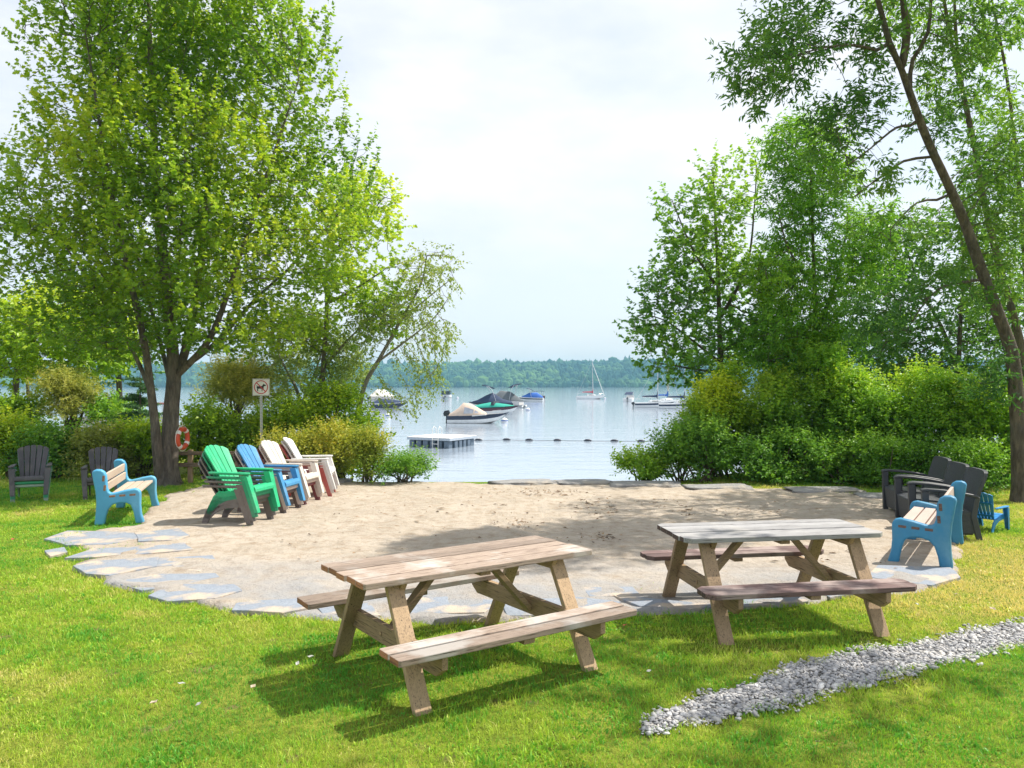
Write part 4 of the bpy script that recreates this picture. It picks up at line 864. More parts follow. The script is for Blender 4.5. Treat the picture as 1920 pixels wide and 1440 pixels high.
# ------------------------------------------------------------------ adirondack chairs (look along local +x)
def adirondack(name, label, m, loc, rotz, group, cat='garden chair', slats=5, S=1.0, straight=False, rim=None):
    t = thing(name, label, cat, loc, rotz, group)
    def B(mb, nm, bev=.006, **k):
        if S != 1: mb.v = [tuple(c*S for c in v) for v in mb.v]
        return mb.build(nm, m, t, bevel=bev*S, **k)
    # backrest: fan of slats in a reclined plane
    mb = MB(); b0 = Vector((-.15, 0, .27)); up = Vector((-.52, 0, .85)).normalized(); nrm = Vector((up.z, 0, -up.x))
    hw0, hw1 = (.20, .285) if not straight else (.22, .22)
    for i in range(slats):
        a0, a1 = -1+2*i/slats, -1+2*(i+1)/slats; g = .006
        def top(a): return .745-.115*abs(a)**2.2
        poly = [(a0*hw0+g, 0), (a1*hw0-g, 0)]; q = 5
        for j in range(q+1):
            a = a1+(a0-a1)*j/q; gg = -g*(1-2*j/q); wv = top(a)+.012*math.sin(math.pi*j/q); poly.append((a*hw1*(1 if not straight else 1)+gg, wv))
        pts = [b0+Vector((0, p[0], 0))+up*p[1]+nrm*(.055*(p[0]/hw1)**2) for p in poly]; n = len(pts)
        vs = pts+[p-nrm*.022 for p in pts]
        mb.add(vs, [tuple(range(n)), tuple(range(2*n-1, n-1, -1))]+[(k, k+n, (k+1) % n+n, (k+1) % n) for k in range(n)])
    for hh, ww in ((.12, .215), (.46, .25)):
        c = b0+up*hh-nrm*.030; mb.box(c, (.02, ww*2, .05), Matrix(((nrm.x, 0, up.x), (0, 1, 0), (nrm.z, 0, up.z))))
    B(mb, 'backrest', .004)
    # seat
    mb = MB(); prof = [(-.165, .262), (-.06, .278), (.05, .300), (.15, .326), (.235, .352)]
    for i in range(4):
        a, b = Vector((prof[i][0], 0, prof[i][1])), Vector((prof[i+1][0], 0, prof[i+1][1])); d = (b-a).normalized()*.005
        mb.beam(a+d, b-d, .50, .022)
    cur = [(.238, .353), (.285, .362), (.318, .352), (.334, .322), (.338, .285)]
    rings = [[(p[0], y, p[1]) for p in cur] for y in (-.25, .25)]; k = len(cur)
    inn = [(p[0]-.018, p[1]-.020) for p in cur]
    vs = [(p[0], -.25, p[1]) for p in cur+inn[::-1]]; n2 = len(vs); vs2 = vs+[(v[0], .25, v[2]) for v in vs]
    mb.add(vs2, [tuple(range(n2)), tuple(range(2*n2-1, n2-1, -1))]+[(q, q+n2, (q+1) % n2+n2, (q+1) % n2) for q in range(n2)])
    B(mb, 'seat', .004)
    for s in (-1, 1):
        # arm
        mb = MB(); y = s*.315
        poly = [(-.36, y-s*.035), (-.30, y-s*.04), (.18, y-s*.050), (.25, y-s*.045), (.28, y-s*.02), (.28, y+s*.02), (.25, y+s*.045), (.18, y+s*.055), (-.05, y+s*.045), (-.33, y+s*.025), (-.375, y)]
        mb.prism(poly, .535, .557, 'z'); mb.prism([(p[0]*.96, y+(p[1]-y)*.7) for p in poly], .524, .535, 'z'); B(mb, 'armrest', .005)
        # front leg: a broad plank with flanges
        mb = MB(); z1 = .516; yb, yt = s*.275, s*.305
        mb.add([(.405, yb-.038, 0), (.405, yb+.038, 0), (.255, yt+.056, z1), (.255, yt-.056, z1), (.385, yb-.038, 0), (.385, yb+.038, 0), (.235, yt+.056, z1), (.235, yt-.056, z1)],
               [(0, 1, 2, 3), (4, 7, 6, 5), (0, 4, 5, 1), (2, 6, 7, 3), (1, 5, 6, 2), (0, 3, 7, 4)])
        for e in (-1, 1):
            y0, y1 = yb+e*.031, yt+e*.049
            mb.add([(.384, y0-.006, 0), (.384, y0+.006, 0), (.234, y1+.006, z1), (.234, y1-.006, z1), (.335, y0-.006, 0), (.335, y0+.006, 0), (.155, y1+.006, z1), (.155, y1-.006, z1)],
                   [(0, 1, 2, 3), (4, 7, 6, 5), (0, 4, 5, 1), (2, 6, 7, 3), (1, 5, 6, 2), (0, 3, 7, 4)])
        B(mb, 'front_leg', .003)
        mb = MB(); y = s*.243
        mb.prism([(.245, .338), (.245, .25), (.10, .235), (-.06, .215), (-.20, .15), (-.295, .06), (-.325, 0), (-.415, 0), (-.395, .08), (-.335, .20), (-.25, .275), (-.15, .268), (.0, .28)], y-.013, y+.013, 'y')
        B(mb, 'rear_leg', .004)
    return t
PLA = {k: plast('chair plastic '+k, c) for k, c in dict(green=(.022, .46, .20), dgreen=(.018, .30, .14), blue=(.06, .27, .52), taupe=(.17, .14, .125), brown=(.13, .085, .07), cream=(.70, .63, .56), pink=(.72, .65, .61), white=(.80, .79, .77),
       maroon=(.22, .05, .055), red=(.52, .10, .085), beige=(.58, .46, .40), pale=(.34, .44, .38), teal=(.10, .42, .52)).items()}
PLA['charcoal'] = surf('faded charcoal plastic', (.085, .08, .09), (.06, .056, .062), 5, .6, .1, 60, c3=(.17, .145, .13), s3=3, t3=(.55, .7))
PLA['greyed'] = surf('faded grey plastic', (.16, .135, .12), (.11, .095, .088), 5, .6, .1, 60)
proto = None
def chair_stack(x, y, rot, cols, desc, ground=0.0, DX=.034, sc=1.0):
    """bottom first; every chair of the stack is a chair of its own"""
    global proto
    n = len(cols); dz = .062*sc; DX *= sc
    place = {1: ['only'], 2: ['lower', 'top'], 3: ['bottom', 'middle', 'top'], 4: ['bottom', 'second lowest', 'third', 'top']}[n]
    for i, cname in enumerate(cols):
        c, s = math.cos(rot), math.sin(rot); off = i*DX; loc = (x+c*off, y+s*off, ground+i*dz)
        nm = dict(taupe='taupe grey', dgreen='dark green', cream='cream', pink='pinkish white', greyed='faded brown grey', pale='pale green').get(cname, cname)
        lab = f'{nm} garden chair, {place[i]} of the {desc}'; g = 'stacked garden chairs'
        if proto is None: proto = adirondack('adirondack_chair', lab, PLA[cname], loc, rot, g)
        else:
            r = dup(proto, loc, rot, lab, g); recolour(r, {'*': PLA[cname]}); r.scale = (sc, sc, sc)
GZ = .012
chair_stack(-3.97, 11.58, R(-13), ['taupe', 'taupe', 'dgreen', 'green'], 'stack of four nearest the camera', GZ)
bpy.context.view_layer.update()
chair_stack(-3.83, 12.62, R(-9), ['brown', 'beige', 'blue'], 'stack with the blue chair on it', GZ)
chair_stack(-3.74, 13.52, R(-10), ['maroon', 'beige', 'cream'], 'stack between the blue and white chairs', GZ)
chair_stack(-3.62, 14.42, R(6), ['red', 'pink', 'white'], 'stack beside the golden shrubs', GZ)
chair_stack(-8.38, 13.95, R(-64), ['pale', 'dgreen', 'charcoal'], 'stack on the lawn at the far left edge', 0, sc=.88)
chair_stack(-7.30, 14.25, R(-66), ['greyed', 'charcoal'], 'pair standing behind the light blue bench', 0, sc=.88)
kid = adirondack('child_chair', 'small blue child chair with an open slatted back by the wicker chairs', plast('bright blue plastic', (.03, .27, .62)), (6.54, 11.0, 0), R(38), None, 'child chair', 6, .60)

# ------------------------------------------------------------------ wicker armchairs (look along local +x)
def weave(name, c1, c2):
    m, n, l, b = base_mat(name); v = coords(n, l); k = n.new('ShaderNodeTexBrick'); k.inputs['Scale'].default_value = 34; k.inputs['Mortar Size'].default_value = .018; k.inputs['Brick Width'].default_value = .9; k.inputs['Row Height'].default_value = .42
    sx = n.new('ShaderNodeSeparateXYZ'); l.new(v, sx.inputs[0]); ad = n.new('ShaderNodeMath'); l.new(sx.outputs[0], ad.inputs[0]); l.new(sx.outputs[1], ad.inputs[1])
    cb = n.new('ShaderNodeCombineXYZ'); l.new(ad.outputs[0], cb.inputs[0]); l.new(sx.outputs[2], cb.inputs[1]); l.new(cb.outputs[0], k.inputs['Vector'])
    k.inputs['Color1'].default_value = (*c1, 1); k.inputs['Color2'].default_value = (*c2, 1); k.inputs['Mortar'].default_value = (.008, .008, .009, 1)
    l.new(k.outputs['Color'], b.inputs['Base Color']); b.inputs['Roughness'].default_value = .5
    r = n.new('ShaderNodeMath'); r.operation = 'SUBTRACT'; r.inputs[0].default_value = 1; l.new(k.outputs['Fac'], r.inputs[1]); bumpn(n, l, b, r.outputs[0], .7, .006); return m
wick = weave('dark woven plastic', (.048, .052, .060), (.066, .070, .080)); wickf = smat('charcoal moulded frame', (.050, .054, .062), .45)
def wicker(label, x, y, rot):
    t = thing('wicker_armchair', label, 'armchair', (x, y, 0), rot, 'dark wicker armchairs')
    mb = MB(); mb.prism([(.30, .05), (.335, .37), (.25, .395), (-.24, .36), (-.27, .05)], -.33, .33, 'y'); mb.build('seat', wick, t, bevel=.015)
    # backrest, rounded at the top and gently hollow
    mb = MB(); rings = []
    for z, xx, hw in [(.34, -.235, .275), (.50, -.285, .285), (.66, -.335, .285), (.80, -.382, .288), (.85, -.396, .278), (.872, -.402, .235)]:
        rings.append([(xx-.03*(1-(q/4-1)**2)-.0, 1.14*hw*(q/4-1), z-.0) for q in range(9)]+[(xx-.045-.03*(1-(q/4-1)**2), 1.14*hw*(q/4-1), z) for q in range(8, -1, -1)])
    mb.loft(rings); mb.build('backrest', wick, t, smooth=40)
    for s in (-1, 1):
        y = s*.365
        mb = MB(); prof = [(.37, .600), (.36, .632), (.30, .645), (.10, .635), (-.10, .610), (-.27, .580), (-.31, .565), (-.31, .535), (-.10, .575), (.10, .600), (.28, .608)]
        mb.prism(prof, y-.045, y+.045, 'y'); mb.build('armrest', wickf, t, bevel=.010, smooth=50)
        mb = MB(); mb.prism([(.27, 0), (.34, 0), (.355, .605), (.27, .605)], y-.035, y+.035, 'y'); mb.build('front_leg', wickf, t, bevel=.006)
        mb = MB(); mb.prism([(-.36, 0), (-.29, 0), (-.22, .30), (-.27, .555), (-.33, .545), (-.29, .30)], y-.028, y+.028, 'y'); mb.build('rear_leg', wickf, t, bevel=.006)
        mb = MB(); mb.prism([(.27, .08), (.27, .40), (-.24, .36), (-.285, .08)], y-.014, y+.014, 'y'); mb.build('side_panel', wick, t)
    return t
wicker('dark wicker armchair farthest from the blue bench', 6.20, 12.36, R(170))
wicker('dark wicker armchair in the middle of the row of three', 5.97, 11.48, R(169))
wicker('dark wicker armchair right behind the blue bench', 5.76, 10.68, R(166))

# ------------------------------------------------------------------ no-dogs sign, lifebuoy, rail
steel = surf('galvanised steel', (.50, .51, .52), (.38, .39, .40), 12, .4, .05, metal=.7)
signw = smat('sign white', (.80, .80, .80), .4); signr = smat('sign red', (.55, .03, .04), .4); signk = smat('sign black', (.015, .015, .018), .4); signg = smat('sign border grey', (.10, .11, .10), .4)
sg = thing('no_dogs_sign', 'white square sign with black dog in a red ring, on a steel post', 'sign', (-5.33, 17.0, 0), R(4))
ps = 1/1500*17.0
zt, zb_ = 1.985-(710-722)*ps, 1.985-(742-722)*ps; zc = (zt+zb_)/2; hs = (zt-zb_)/2
mb = MB(); mb.beam((0, .012, -.4), (0, .012, zt-.03), .050, .022, (0, 1, 0))
for i in range(46): mb.box((0, -.0005, .35+i*.032), (.012, .003, .014), None, 1)
mb.build('post', [steel, signk], sg, bevel=.004)
mb = MB(); mb.box((0, -.012, zc), (hs*2, .006, hs*2)); pl = mb.build('sign_plate', signw, sg, bevel=.0015)
mb = MB()
for a, b in (((-1, -1), (1, -1)), ((1, -1), (1, 1)), ((1, 1), (-1, 1)), ((-1, 1), (-1, -1))):
    mb.beam((a[0]*hs*.95, -.0162, zc+a[1]*hs*.95), (b[0]*hs*.95, -.0162, zc+b[1]*hs*.95), .002, .006, (0, 0, 1) if a[1] == b[1] else (1, 0, 0))
mb.build('border', signg, pl)
mb = MB(); ro, ri = hs*.80, hs*.70; n = 40
for i in range(n):
    a, b = 2*math.pi*i/n, 2*math.pi*(i+1)/n
    vs = [(r*math.cos(q), yy, zc+r*math.sin(q)) for yy in (-.0175, -.0150) for q in (a, b) for r in (ri, ro)]
    mb.add(vs, [(0, 1, 3, 2), (4, 6, 7, 5), (0, 2, 6, 4), (1, 5, 7, 3)])
k = ro*.70; mb.beam((-k, -.0180, zc+k), (k, -.0180, zc-k), .003, .020, (1, 0, 1)); mb.build('red_ring', signr, pl)
dog = [(-.60, -.08), (-.55, .10), (-.62, .22), (-.56, .25), (-.46, .12), (-.20, .14), (.14, .16), (.26, .34), (.30, .50), (.38, .40), (.52, .36), (.66, .26), (.64, .16), (.44, .14), (.36, .0), (.34, -.16), (.40, -.34), (.52, -.50), (.44, -.54), (.30, -.40), (.20, -.22),
       (.18, -.46), (.22, -.56), (.10, -.56), (.08, -.24), (-.16, -.20), (-.34, -.22), (-.40, -.36), (-.36, -.54), (-.50, -.54), (-.54, -.34), (-.50, -.20)]
mb = MB(); mb.prism([(p[0]*hs*.86, zc+p[1]*hs*.86) for p in dog], -.0165, -.0152, 'y'); mb.build('dog_symbol', signk, pl)
mb = MB(); mb.beam((0, 0, .86), (.16, -.06, .80), .05, .012); mb.build('bracket', steel, sg)

orange = surf('lifebuoy orange', (.62, .085, .030), (.50, .065, .025), 6, .45, .1); ropem = surf('white rope', (.72, .70, .66), (.55, .53, .5), 60, .8, .3); bandm = smat('white band', (.78, .77, .75), .5)
lb = thing('lifebuoy', 'orange ring lifebuoy with white bands hung on the maple trunk', 'lifebuoy', (-6.44, 15.64, .945), R(-8))
def torus_arc(R0, r0, a0, a1, n, k=14):
    rings = []
    for i in range(n+1):
        a = a0+(a1-a0)*i/n; c = Vector((0, math.cos(a)*R0, math.sin(a)*R0)); o = Vector((0, math.cos(a), math.sin(a)))
        rings.append([c+o*r0*math.cos(q)+Vector((1, 0, 0))*r0*math.sin(q) for q in [2*math.pi*j/k for j in range(k)]])
    return rings
mb = MB(); mb.loft(torus_arc(.180, .046, 0, 2*math.pi, 48), cap=False); mb.build('ring', orange, lb, smooth=180)
for q in range(4):
    a = math.pi/4+q*math.pi/2+.15; mb = MB(); mb.loft(torus_arc(.180, .0485, a-.17, a+.17, 6)); mb.build('band', bandm, lb, smooth=60)
pts = []
for i in range(49):
    a = 2*math.pi*i/48; rr = .232+.020*abs(math.sin(2*(a-math.pi/4-.15))); pts.append((0, math.cos(a)*rr, math.sin(a)*rr))
mb = MB(); mb.tube(pts, .006, 5); mb.tube([(0, 0, .26), (-.04, .03, .36), (-.10, .05, .42)], .006, 5); mb.build('rope', ropem, lb, smooth=180)

rw = wood('rail wood', (.27, .20, .135), (.20, .15, .10), (.10, .07, .05), 0)
rl = thing('wooden_rail', 'low two board wooden rail behind the stacked chairs', 'fence', (-5.75, 16.25, 0), R(2))
for zz, hh in ((.605, .075), (.37, .085)):
    mb = MB(); mb.beam((-1.02, -.04, zz), (1.15, -.04, zz), .04, hh); mb.build('rail_board', rw, rl, bevel=.006)
for xx in (-.78, .2, 1.05):
    mb = MB(); mb.box((xx, .025, .24), (.09, .088, .86)); mb.build('post', legs_m[1], rl, bevel=.006)

# ------------------------------------------------------------------ fallen leaves on the lawn
fl = {k: surf('fallen leaf '+k, c, tuple(x*.7 for x in c), 30, .7, .2) for k, c in dict(pale=(.44, .45, .41), tan=(.46, .36, .26), red=(.50, .06, .06)).items()}
for i, (u, v, kd, s) in enumerate([(348, 1292, 'pale', .05), (366, 1334, 'pale', .04), (589, 1240, 'pale', .05), (555, 1257, 'pale', .04), (470, 1300, 'tan', .05), (1221, 1266, 'pale', .05), (1172, 1180, 'red', .045), (905, 1222, 'pale', .03),
                                   (1455, 1142, 'pale', .045), (1722, 1140, 'pale', .05), (1868, 1152, 'tan', .06), (1790, 1120, 'tan', .04), (362, 1235, 'tan', .045), (280, 1330, 'tan', .05), (1535, 1402, 'tan', .04), (20, 1016, 'red', .06)]):
    p = G(u, v); rng = random.Random(i); mb = MB(); n = 6; c = [(0, 0, .0), (.35, .3, .18), (.75, .26, .15), (1, 0, .30), (.75, -.26, .08), (.35, -.3, .12), (.5, 0, .02)]
    vs = [(q[0]*s, q[1]*s, q[2]*s+rng.uniform(0, .1)*s) for q in c]; vs2 = [(a, b, z-.0015) for a, b, z in vs]
    mb.add(vs+vs2, [(6, k, (k+1) % 6) for k in range(6)]+[(13, 7+(k+1) % 6, 7+k) for k in range(6)]+[(k, 7+k, 7+(k+1) % 6, (k+1) % 6) for k in range(6)])
    o = mb.build('fallen_leaf', fl[kd]); o.location = (p.x, p.y, .035); o.rotation_euler = (rng.uniform(-.3, .3), rng.uniform(-.3, .3), rng.uniform(0, 6))
    lab = {'pale': 'pale dry curled leaf lying on the grass', 'tan': 'tan dry leaf lying on the grass', 'red': 'small red leaf in the grass by the near table bench' if i == 6 else 'red fallen leaf on the sunny lawn at the far left'}[kd]
    tag(o, lab, 'fallen leaf', {'pale': 'pale fallen leaves on the lawn', 'tan': 'tan fallen leaves on the lawn', 'red': None}[kd])
# ------------------------------------------------------------------ boats, raft, floats
HC = H-WATER
def Wt(u, v): d = F*HC/(v-V0); return (u-960)/F*d, d, WATER
gel = smat('white gelcoat', (.78, .78, .77), .25, bump=0); cream = smat('cream gelcoat', (.70, .66, .58), .3, bump=0); navy = smat('navy gelcoat', (.015, .022, .055), .25, bump=0); black = smat('black gelcoat', (.012, .013, .018), .25, bump=0)
maroon = smat('maroon gelcoat', (.075, .014, .028), .25, bump=0); tealc = smat('teal canvas', (.02, .36, .27), .8); tanc = smat('tan canvas', (.58, .46, .37), .85, bump=.2); greyc = smat('grey canvas', (.12, .135, .145), .85); navyc = smat('navy canvas', (.02, .035, .085), .85)
bluec = smat('blue canvas', (.02, .11, .42), .8); redc = smat('red canvas', (.50, .02, .05), .8); alu = surf('aluminium', (.62, .63, .64), (.52, .53, .54), 8, .35, 0, metal=.8); vinyl = surf('clear vinyl', (.50, .50, .53), (.32, .33, .37), 1.2, .25, 0); brownw = smat('stained waterline', (.22, .13, .07), .6); glassd = smat('tinted screen', (.03, .035, .045), .1, bump=0)
def hull(root, L, B, hs, hb, mats, dr=.25, stripe=True, name='hull', bow=2.6):
    """planing hull: mats = bottom, lower side, stripe, top side, deck"""
    mb = MB(); rings = []; N = 18
    for i in range(N+1):
        s = i/N; b = B/2*max(0.012, (1-s**bow)**.72)*(1-.08*(1-s)); sh = hs+(hb-hs)*s**1.6; kz = -dr+(hb*.72+dr)*max(0, (s-.55)/.45)**2.2; x = -L/2+L*s*(1-.0)
        cz = max(kz+.02, .02+(sh-.05)*.55*max(0, (s-.5)/.5)**1.8); l1 = cz+(sh-cz)*.45; l2 = cz+(sh-cz)*.82
        r = [(0, kz), (b*.86, cz), (b*.95, l1), (b, l2), (b*.97, sh)]
        rx = [x-(.10*L*(0))*0 for _ in r]
        pr = [(x+.05*L*s**4*(z-kz)/max(.1, sh-kz), y, z) for y, z in r]; pl = [(p[0], -p[1], p[2]) for p in pr[1:]][::-1]
        rings.append(pr+pl)
    bands = [0, 1, 2, 3, 4, 3, 2, 1, 0]
    mb.loft(rings, bands=bands, mi=3); o = mb.build(name, mats, root, smooth=35); return o
def cover(root, name, mat, secs, n=9, flat=2.2):
    """canvas lofted over sections (x, half width, base z, ridge z)"""
    mb = MB(); rings = []
    for x, w, z0, z1 in secs:
        r = []
        for j in range(n):
            a = -1+2*j/(n-1); r.append((x, a*w, z0+(z1-z0)*(1-abs(a)**flat)))
        rings.append(r+[(x, w, z0-.04), (x, -w, z0-.04)])
    mb.loft(rings); return mb.build(name, mat, root, smooth=50)
def outboard(root, x, z, s=1.0, mat=None):
    mb = MB(); mb.loft([[(x-.05*s, -.14*s, z+.1*s), (x-.5*s, -.16*s, z+.1*s), (x-.5*s, .16*s, z+.1*s), (x-.05*s, .14*s, z+.1*s)], [(x-.0*s, -.17*s, z+.35*s), (x-.56*s, -.17*s, z+.32*s), (x-.56*s, .17*s, z+.32*s), (x, .17*s, z+.35*s)],
                        [(x-.08*s, -.12*s, z+.62*s), (x-.48*s, -.12*s, z+.55*s), (x-.48*s, .12*s, z+.55*s), (x-.08*s, .12*s, z+.62*s)]], mi=0)
    mb.prism([(x-.10*s, z+.1*s), (x-.34*s, z+.1*s), (x-.36*s, z-.55*s), (x-.16*s, z-.55*s)], -.06*s, .06*s, 'y'); mb.build('outboard_motor', mat or black, root, bevel=.03*s, smooth=50)
def frame_arch(root, name, x0, x1, w, z0, z1, mat, top=None):
    mb = MB()
    for s in (-1, 1):
        mb.tube([(x0, s*w, z0), (lerp(x0, x1, .5), s*w*.95, lerp(z0, z1, .75)), (x1, s*w*.8, z1)], .035, 6)
    mb.tube([(x1, -w*.8, z1), (x1, w*.8, z1)], .035, 6); o = mb.build(name, mat, root, smooth=60)
    if top:
        m2 = MB(); L, hh = top; m2.loft([[(x1+q*L, y, z1+.05+hh*(1-(y/(w*.8))**2)*.6+hh*(1-(2*q-1)**2)) for y in np.linspace(-w*.8, w*.8, 7)]+[(x1+q*L, y, z1+.0+hh*(1-(y/(w*.8))**2)*.6+hh*(1-(2*q-1)**2)) for y in np.linspace(w*.8, -w*.8, 7)] for q in np.linspace(-.6, .4, 7)]); m2.build('bimini_top', navyc, root, smooth=50)
    return o
BG = 'boats moored on the lake'
def boat(name, label, cat, u, v, rot, group=BG): return thing(name, label, cat, Wt(u, v), rot, group)

# nearest speedboat with the tan tent, bow to the right
b = boat('speedboat', 'nearest speedboat, white and navy under a tan tent canopy with a black outboard', 'speedboat', 893, 793.5, R(-9))
hull(b, 5.4, 2.2, .72, 1.02, [cream, gel, navy, navy, gel], .2)
cover(b, 'canopy', tanc, [(-2.55, .85, .74, .95), (-1.75, .98, .76, 1.45), (-1.25, 1.0, .78, 1.98), (-.55, .98, .80, 1.88), (.25, .88, .84, 1.45), (.95, .6, .90, 1.02)], flat=2.8)
for s in (-1, 1):
    mb = MB(); mb.add([(-1.05, s*1.012, .95), (-.1, s*.985, .98), (-.05, s*.935, 1.35), (-.95, s*.985, 1.60)], [(0, 1, 2, 3)]); mb.build('side_window', vinyl, b); mb = MB(); mb.add([(.0, s*.96, 1.0), (.42, s*.865, 1.0), (.28, s*.80, 1.2), (.04, s*.90, 1.3)], [(0, 1, 2, 3)])
    mb.build('side_window', vinyl, b)
outboard(b, -2.62, .55, 1.15); mb = MB(); mb.beam((-.2, -1.115, .74), (1.2, -.985, .86), .01, .07); mb.build('white_lettering', gel, b)
mb = MB(); mb.tube([(1.2, -.55, .98), (1.7, -.42, 1.22), (2.45, 0, 1.30), (1.7, .42, 1.22), (1.2, .55, .98)], .018, 5); mb.build('bow_rail', alu, b, smooth=60)

# teal covered white and maroon bowrider
b = boat('speedboat', 'dark maroon and white speedboat with a teal cover behind the tan tented one', 'speedboat', 925, 776.5, R(-24))
hull(b, 6.4, 2.45, .78, 1.12, [gel, gel, maroon, black, gel], .2)
cover(b, 'boat_cover', tealc, [(-3.1, 1.05, .80, .95), (-1.8, 1.12, .84, 1.25), (-.4, 1.08, .90, 1.5), (.6, 1.0, .95, 1.42), (1.8, .75, 1.0, 1.30), (2.8, .25, 1.08, 1.14)])
mb = MB(); mb.loft([[(.1, -.98, 1.2), (.1, .98, 1.2), (.1, .9, 1.5), (.1, -.9, 1.5)], [(.5, -.96, 1.15), (.5, .96, 1.15), (.42, .8, 1.66), (.42, -.8, 1.66)]]); mb.build('windscreen', glassd, b)
# tall towered black wakeboat
b = boat('wakeboat', 'black wakeboat with a tower and navy cover, left of the grey tented pontoon boat', 'wakeboat', 921, 766, R(192))
hull(b, 6.6, 2.5, .85, 1.1, [gel, gel, black, navy, navy], .2)
cover(b, 'boat_cover', navyc, [(-3.2, 1.0, .88, 1.15), (-1.8, 1.15, .9, 1.5), (-.3, 1.15, .95, 2.5), (.8, 1.1, 1.0, 2.1), (2.2, .75, 1.05, 1.35), (3.0, .2, 1.1, 1.14)])
frame_arch(b, 'tower', -.6, .6, 1.18, .95, 3.5, alu, (1.9, .12))
outboard(b, 3.2, .55, .01) if False else None
# grey tented pontoon boat with tower
def pontoon(name, label, u, v, rot, L, mats, kind):
    b = boat(name, label, 'pontoon boat', u, v, rot); mt, mp, mc = mats
    for s in (-1, 1):
        mb = MB(); mb.tube([(-L/2, s*.9, .02), (L/2-.7, s*.9, .02), (L/2-.15, s*.9, .14), (L/2, s*.9, .26)], [.3, .3, .22, .05], 10); mb.build('pontoon', mt, b, smooth=60)
    mb = MB(); mb.box((0, 0, .37), (L*.97, 2.4, .1)); mb.build('deck', alu, b, bevel=.02)
    for cc, dd in (((-.1, -1.16, .75), (L*.84, .04, .62)), ((-.1, 1.16, .75), (L*.84, .04, .62)), ((L*.42-.1, 0, .75), (.04, 2.28, .62)), ((-L*.42-.1, 0, .75), (.04, 2.28, .62))):
        mb = MB(); mb.box(cc, dd); mb.build('fence_panel', mp, b, bevel=.01)
    if kind == 'tent': cover(b, 'tent_cover', mc, [(-L*.43, 1.15, 1.05, 1.35), (-L*.15, 1.16, 1.1, 2.8), (L*.12, 1.16, 1.1, 2.6), (L*.42, 1.1, 1.06, 1.30)], flat=1.3)
    else:
        for x in (-L*.34, 0, L*.34):
            for s in (-1, 1): mb = MB(); mb.tube([(x, s*1.1, 1.0), (x, s*1.1, 2.15)], .05, 6); mb.build('canopy_post', alu, b)
        mb = MB(); mb.loft([[(x, y, 2.15+.1*(1-(y/1.2)**2)) for y in np.linspace(-1.2, 1.2, 7)]+[(x, y, 2.1+.1*(1-(y/1.2)**2)) for y in np.linspace(1.2, -1.2, 7)] for x in (-L*.42, 0, L*.42)]); mb.build('canopy', mc, b, smooth=50)
        if kind == 'closed':
            for cc, dd in [((q*L*.9, s*1.13, 1.58), (L*.22, .03, .95)) for s in (-1, 1) for q in (-.28, 0, .28)]+[((s*L*.38, q, 1.58), (.03, .5, .95)) for s in (-1, 1) for q in (-.66, 0, .66)]:
                mb = MB(); mb.box(cc, dd); mb.build('side_window', glassd, b)
    outboard(b, -L/2+.25, .35, .9); return b
b = pontoon('pontoon_boat', 'pontoon boat under a grey tent cover right of the black wakeboat', 949, 764, R(-20), 6.6, (alu, smat('pale fence panel', (.62, .60, .58), .5), greyc), 'tent')
frame_arch(b, 'tower', .9, 1.7, 1.1, 1.0, 3.7, alu, (1.9, .14))
# blue covered bowrider and the pontoon boat behind it
b = boat('speedboat', 'white speedboat with a bright blue cover in the middle distance', 'speedboat', 994, 752.3, R(172))
hull(b, 6.0, 2.4, .78, 1.05, [gel, gel, glassd, gel, gel], .2)
cover(b, 'boat_cover', bluec, [(-2.9, 1.0, .82, 1.1), (-1.6, 1.1, .84, 2.0), (.2, 1.05, .9, 1.95), (1.0, .9, .95, 1.5), (1.9, .6, 1.0, 1.15)], flat=3); frame_arch(b, 'tower', -.4, .2, 1.1, .9, 2.8, alu, (1.5, .1))
pontoon('pontoon_boat', 'small pontoon boat with a dark flat canopy behind the blue covered speedboat', 1009, 750, R(100), 6.0, (alu, smat('maroon fence panel', (.12, .05, .05), .5), navyc), 'open')
pontoon('pontoon_boat', 'distant pontoon boat seen end on with dark closed windows', 837, 747.5, R(88), 6.0, (alu, smat('white fence panel', (.68, .70, .72), .5), navyc), 'closed')
# boats behind the birch
b = boat('speedboat', 'low navy and white speedboat behind the hanging birch twigs', 'speedboat', 729, 764.5, R(8))
hull(b, 5.8, 2.3, .70, 1.0, [gel, navy, navy, gel, navy], .2); cover(b, 'boat_cover', navyc, [(-2.8, 1.0, .74, .9), (-1.2, 1.08, .78, 1.45), (.4, 1.0, .84, 1.35), (1.6, .8, .9, 1.2), (2.5, .3, .98, 1.04)])
pontoon('pontoon_boat', 'pontoon boat with a pale tent cover seen through the birch twigs', 716, 752, R(20), 6.4, (alu, smat('cream fence panel', (.60, .55, .50), .5), cream), 'tent')
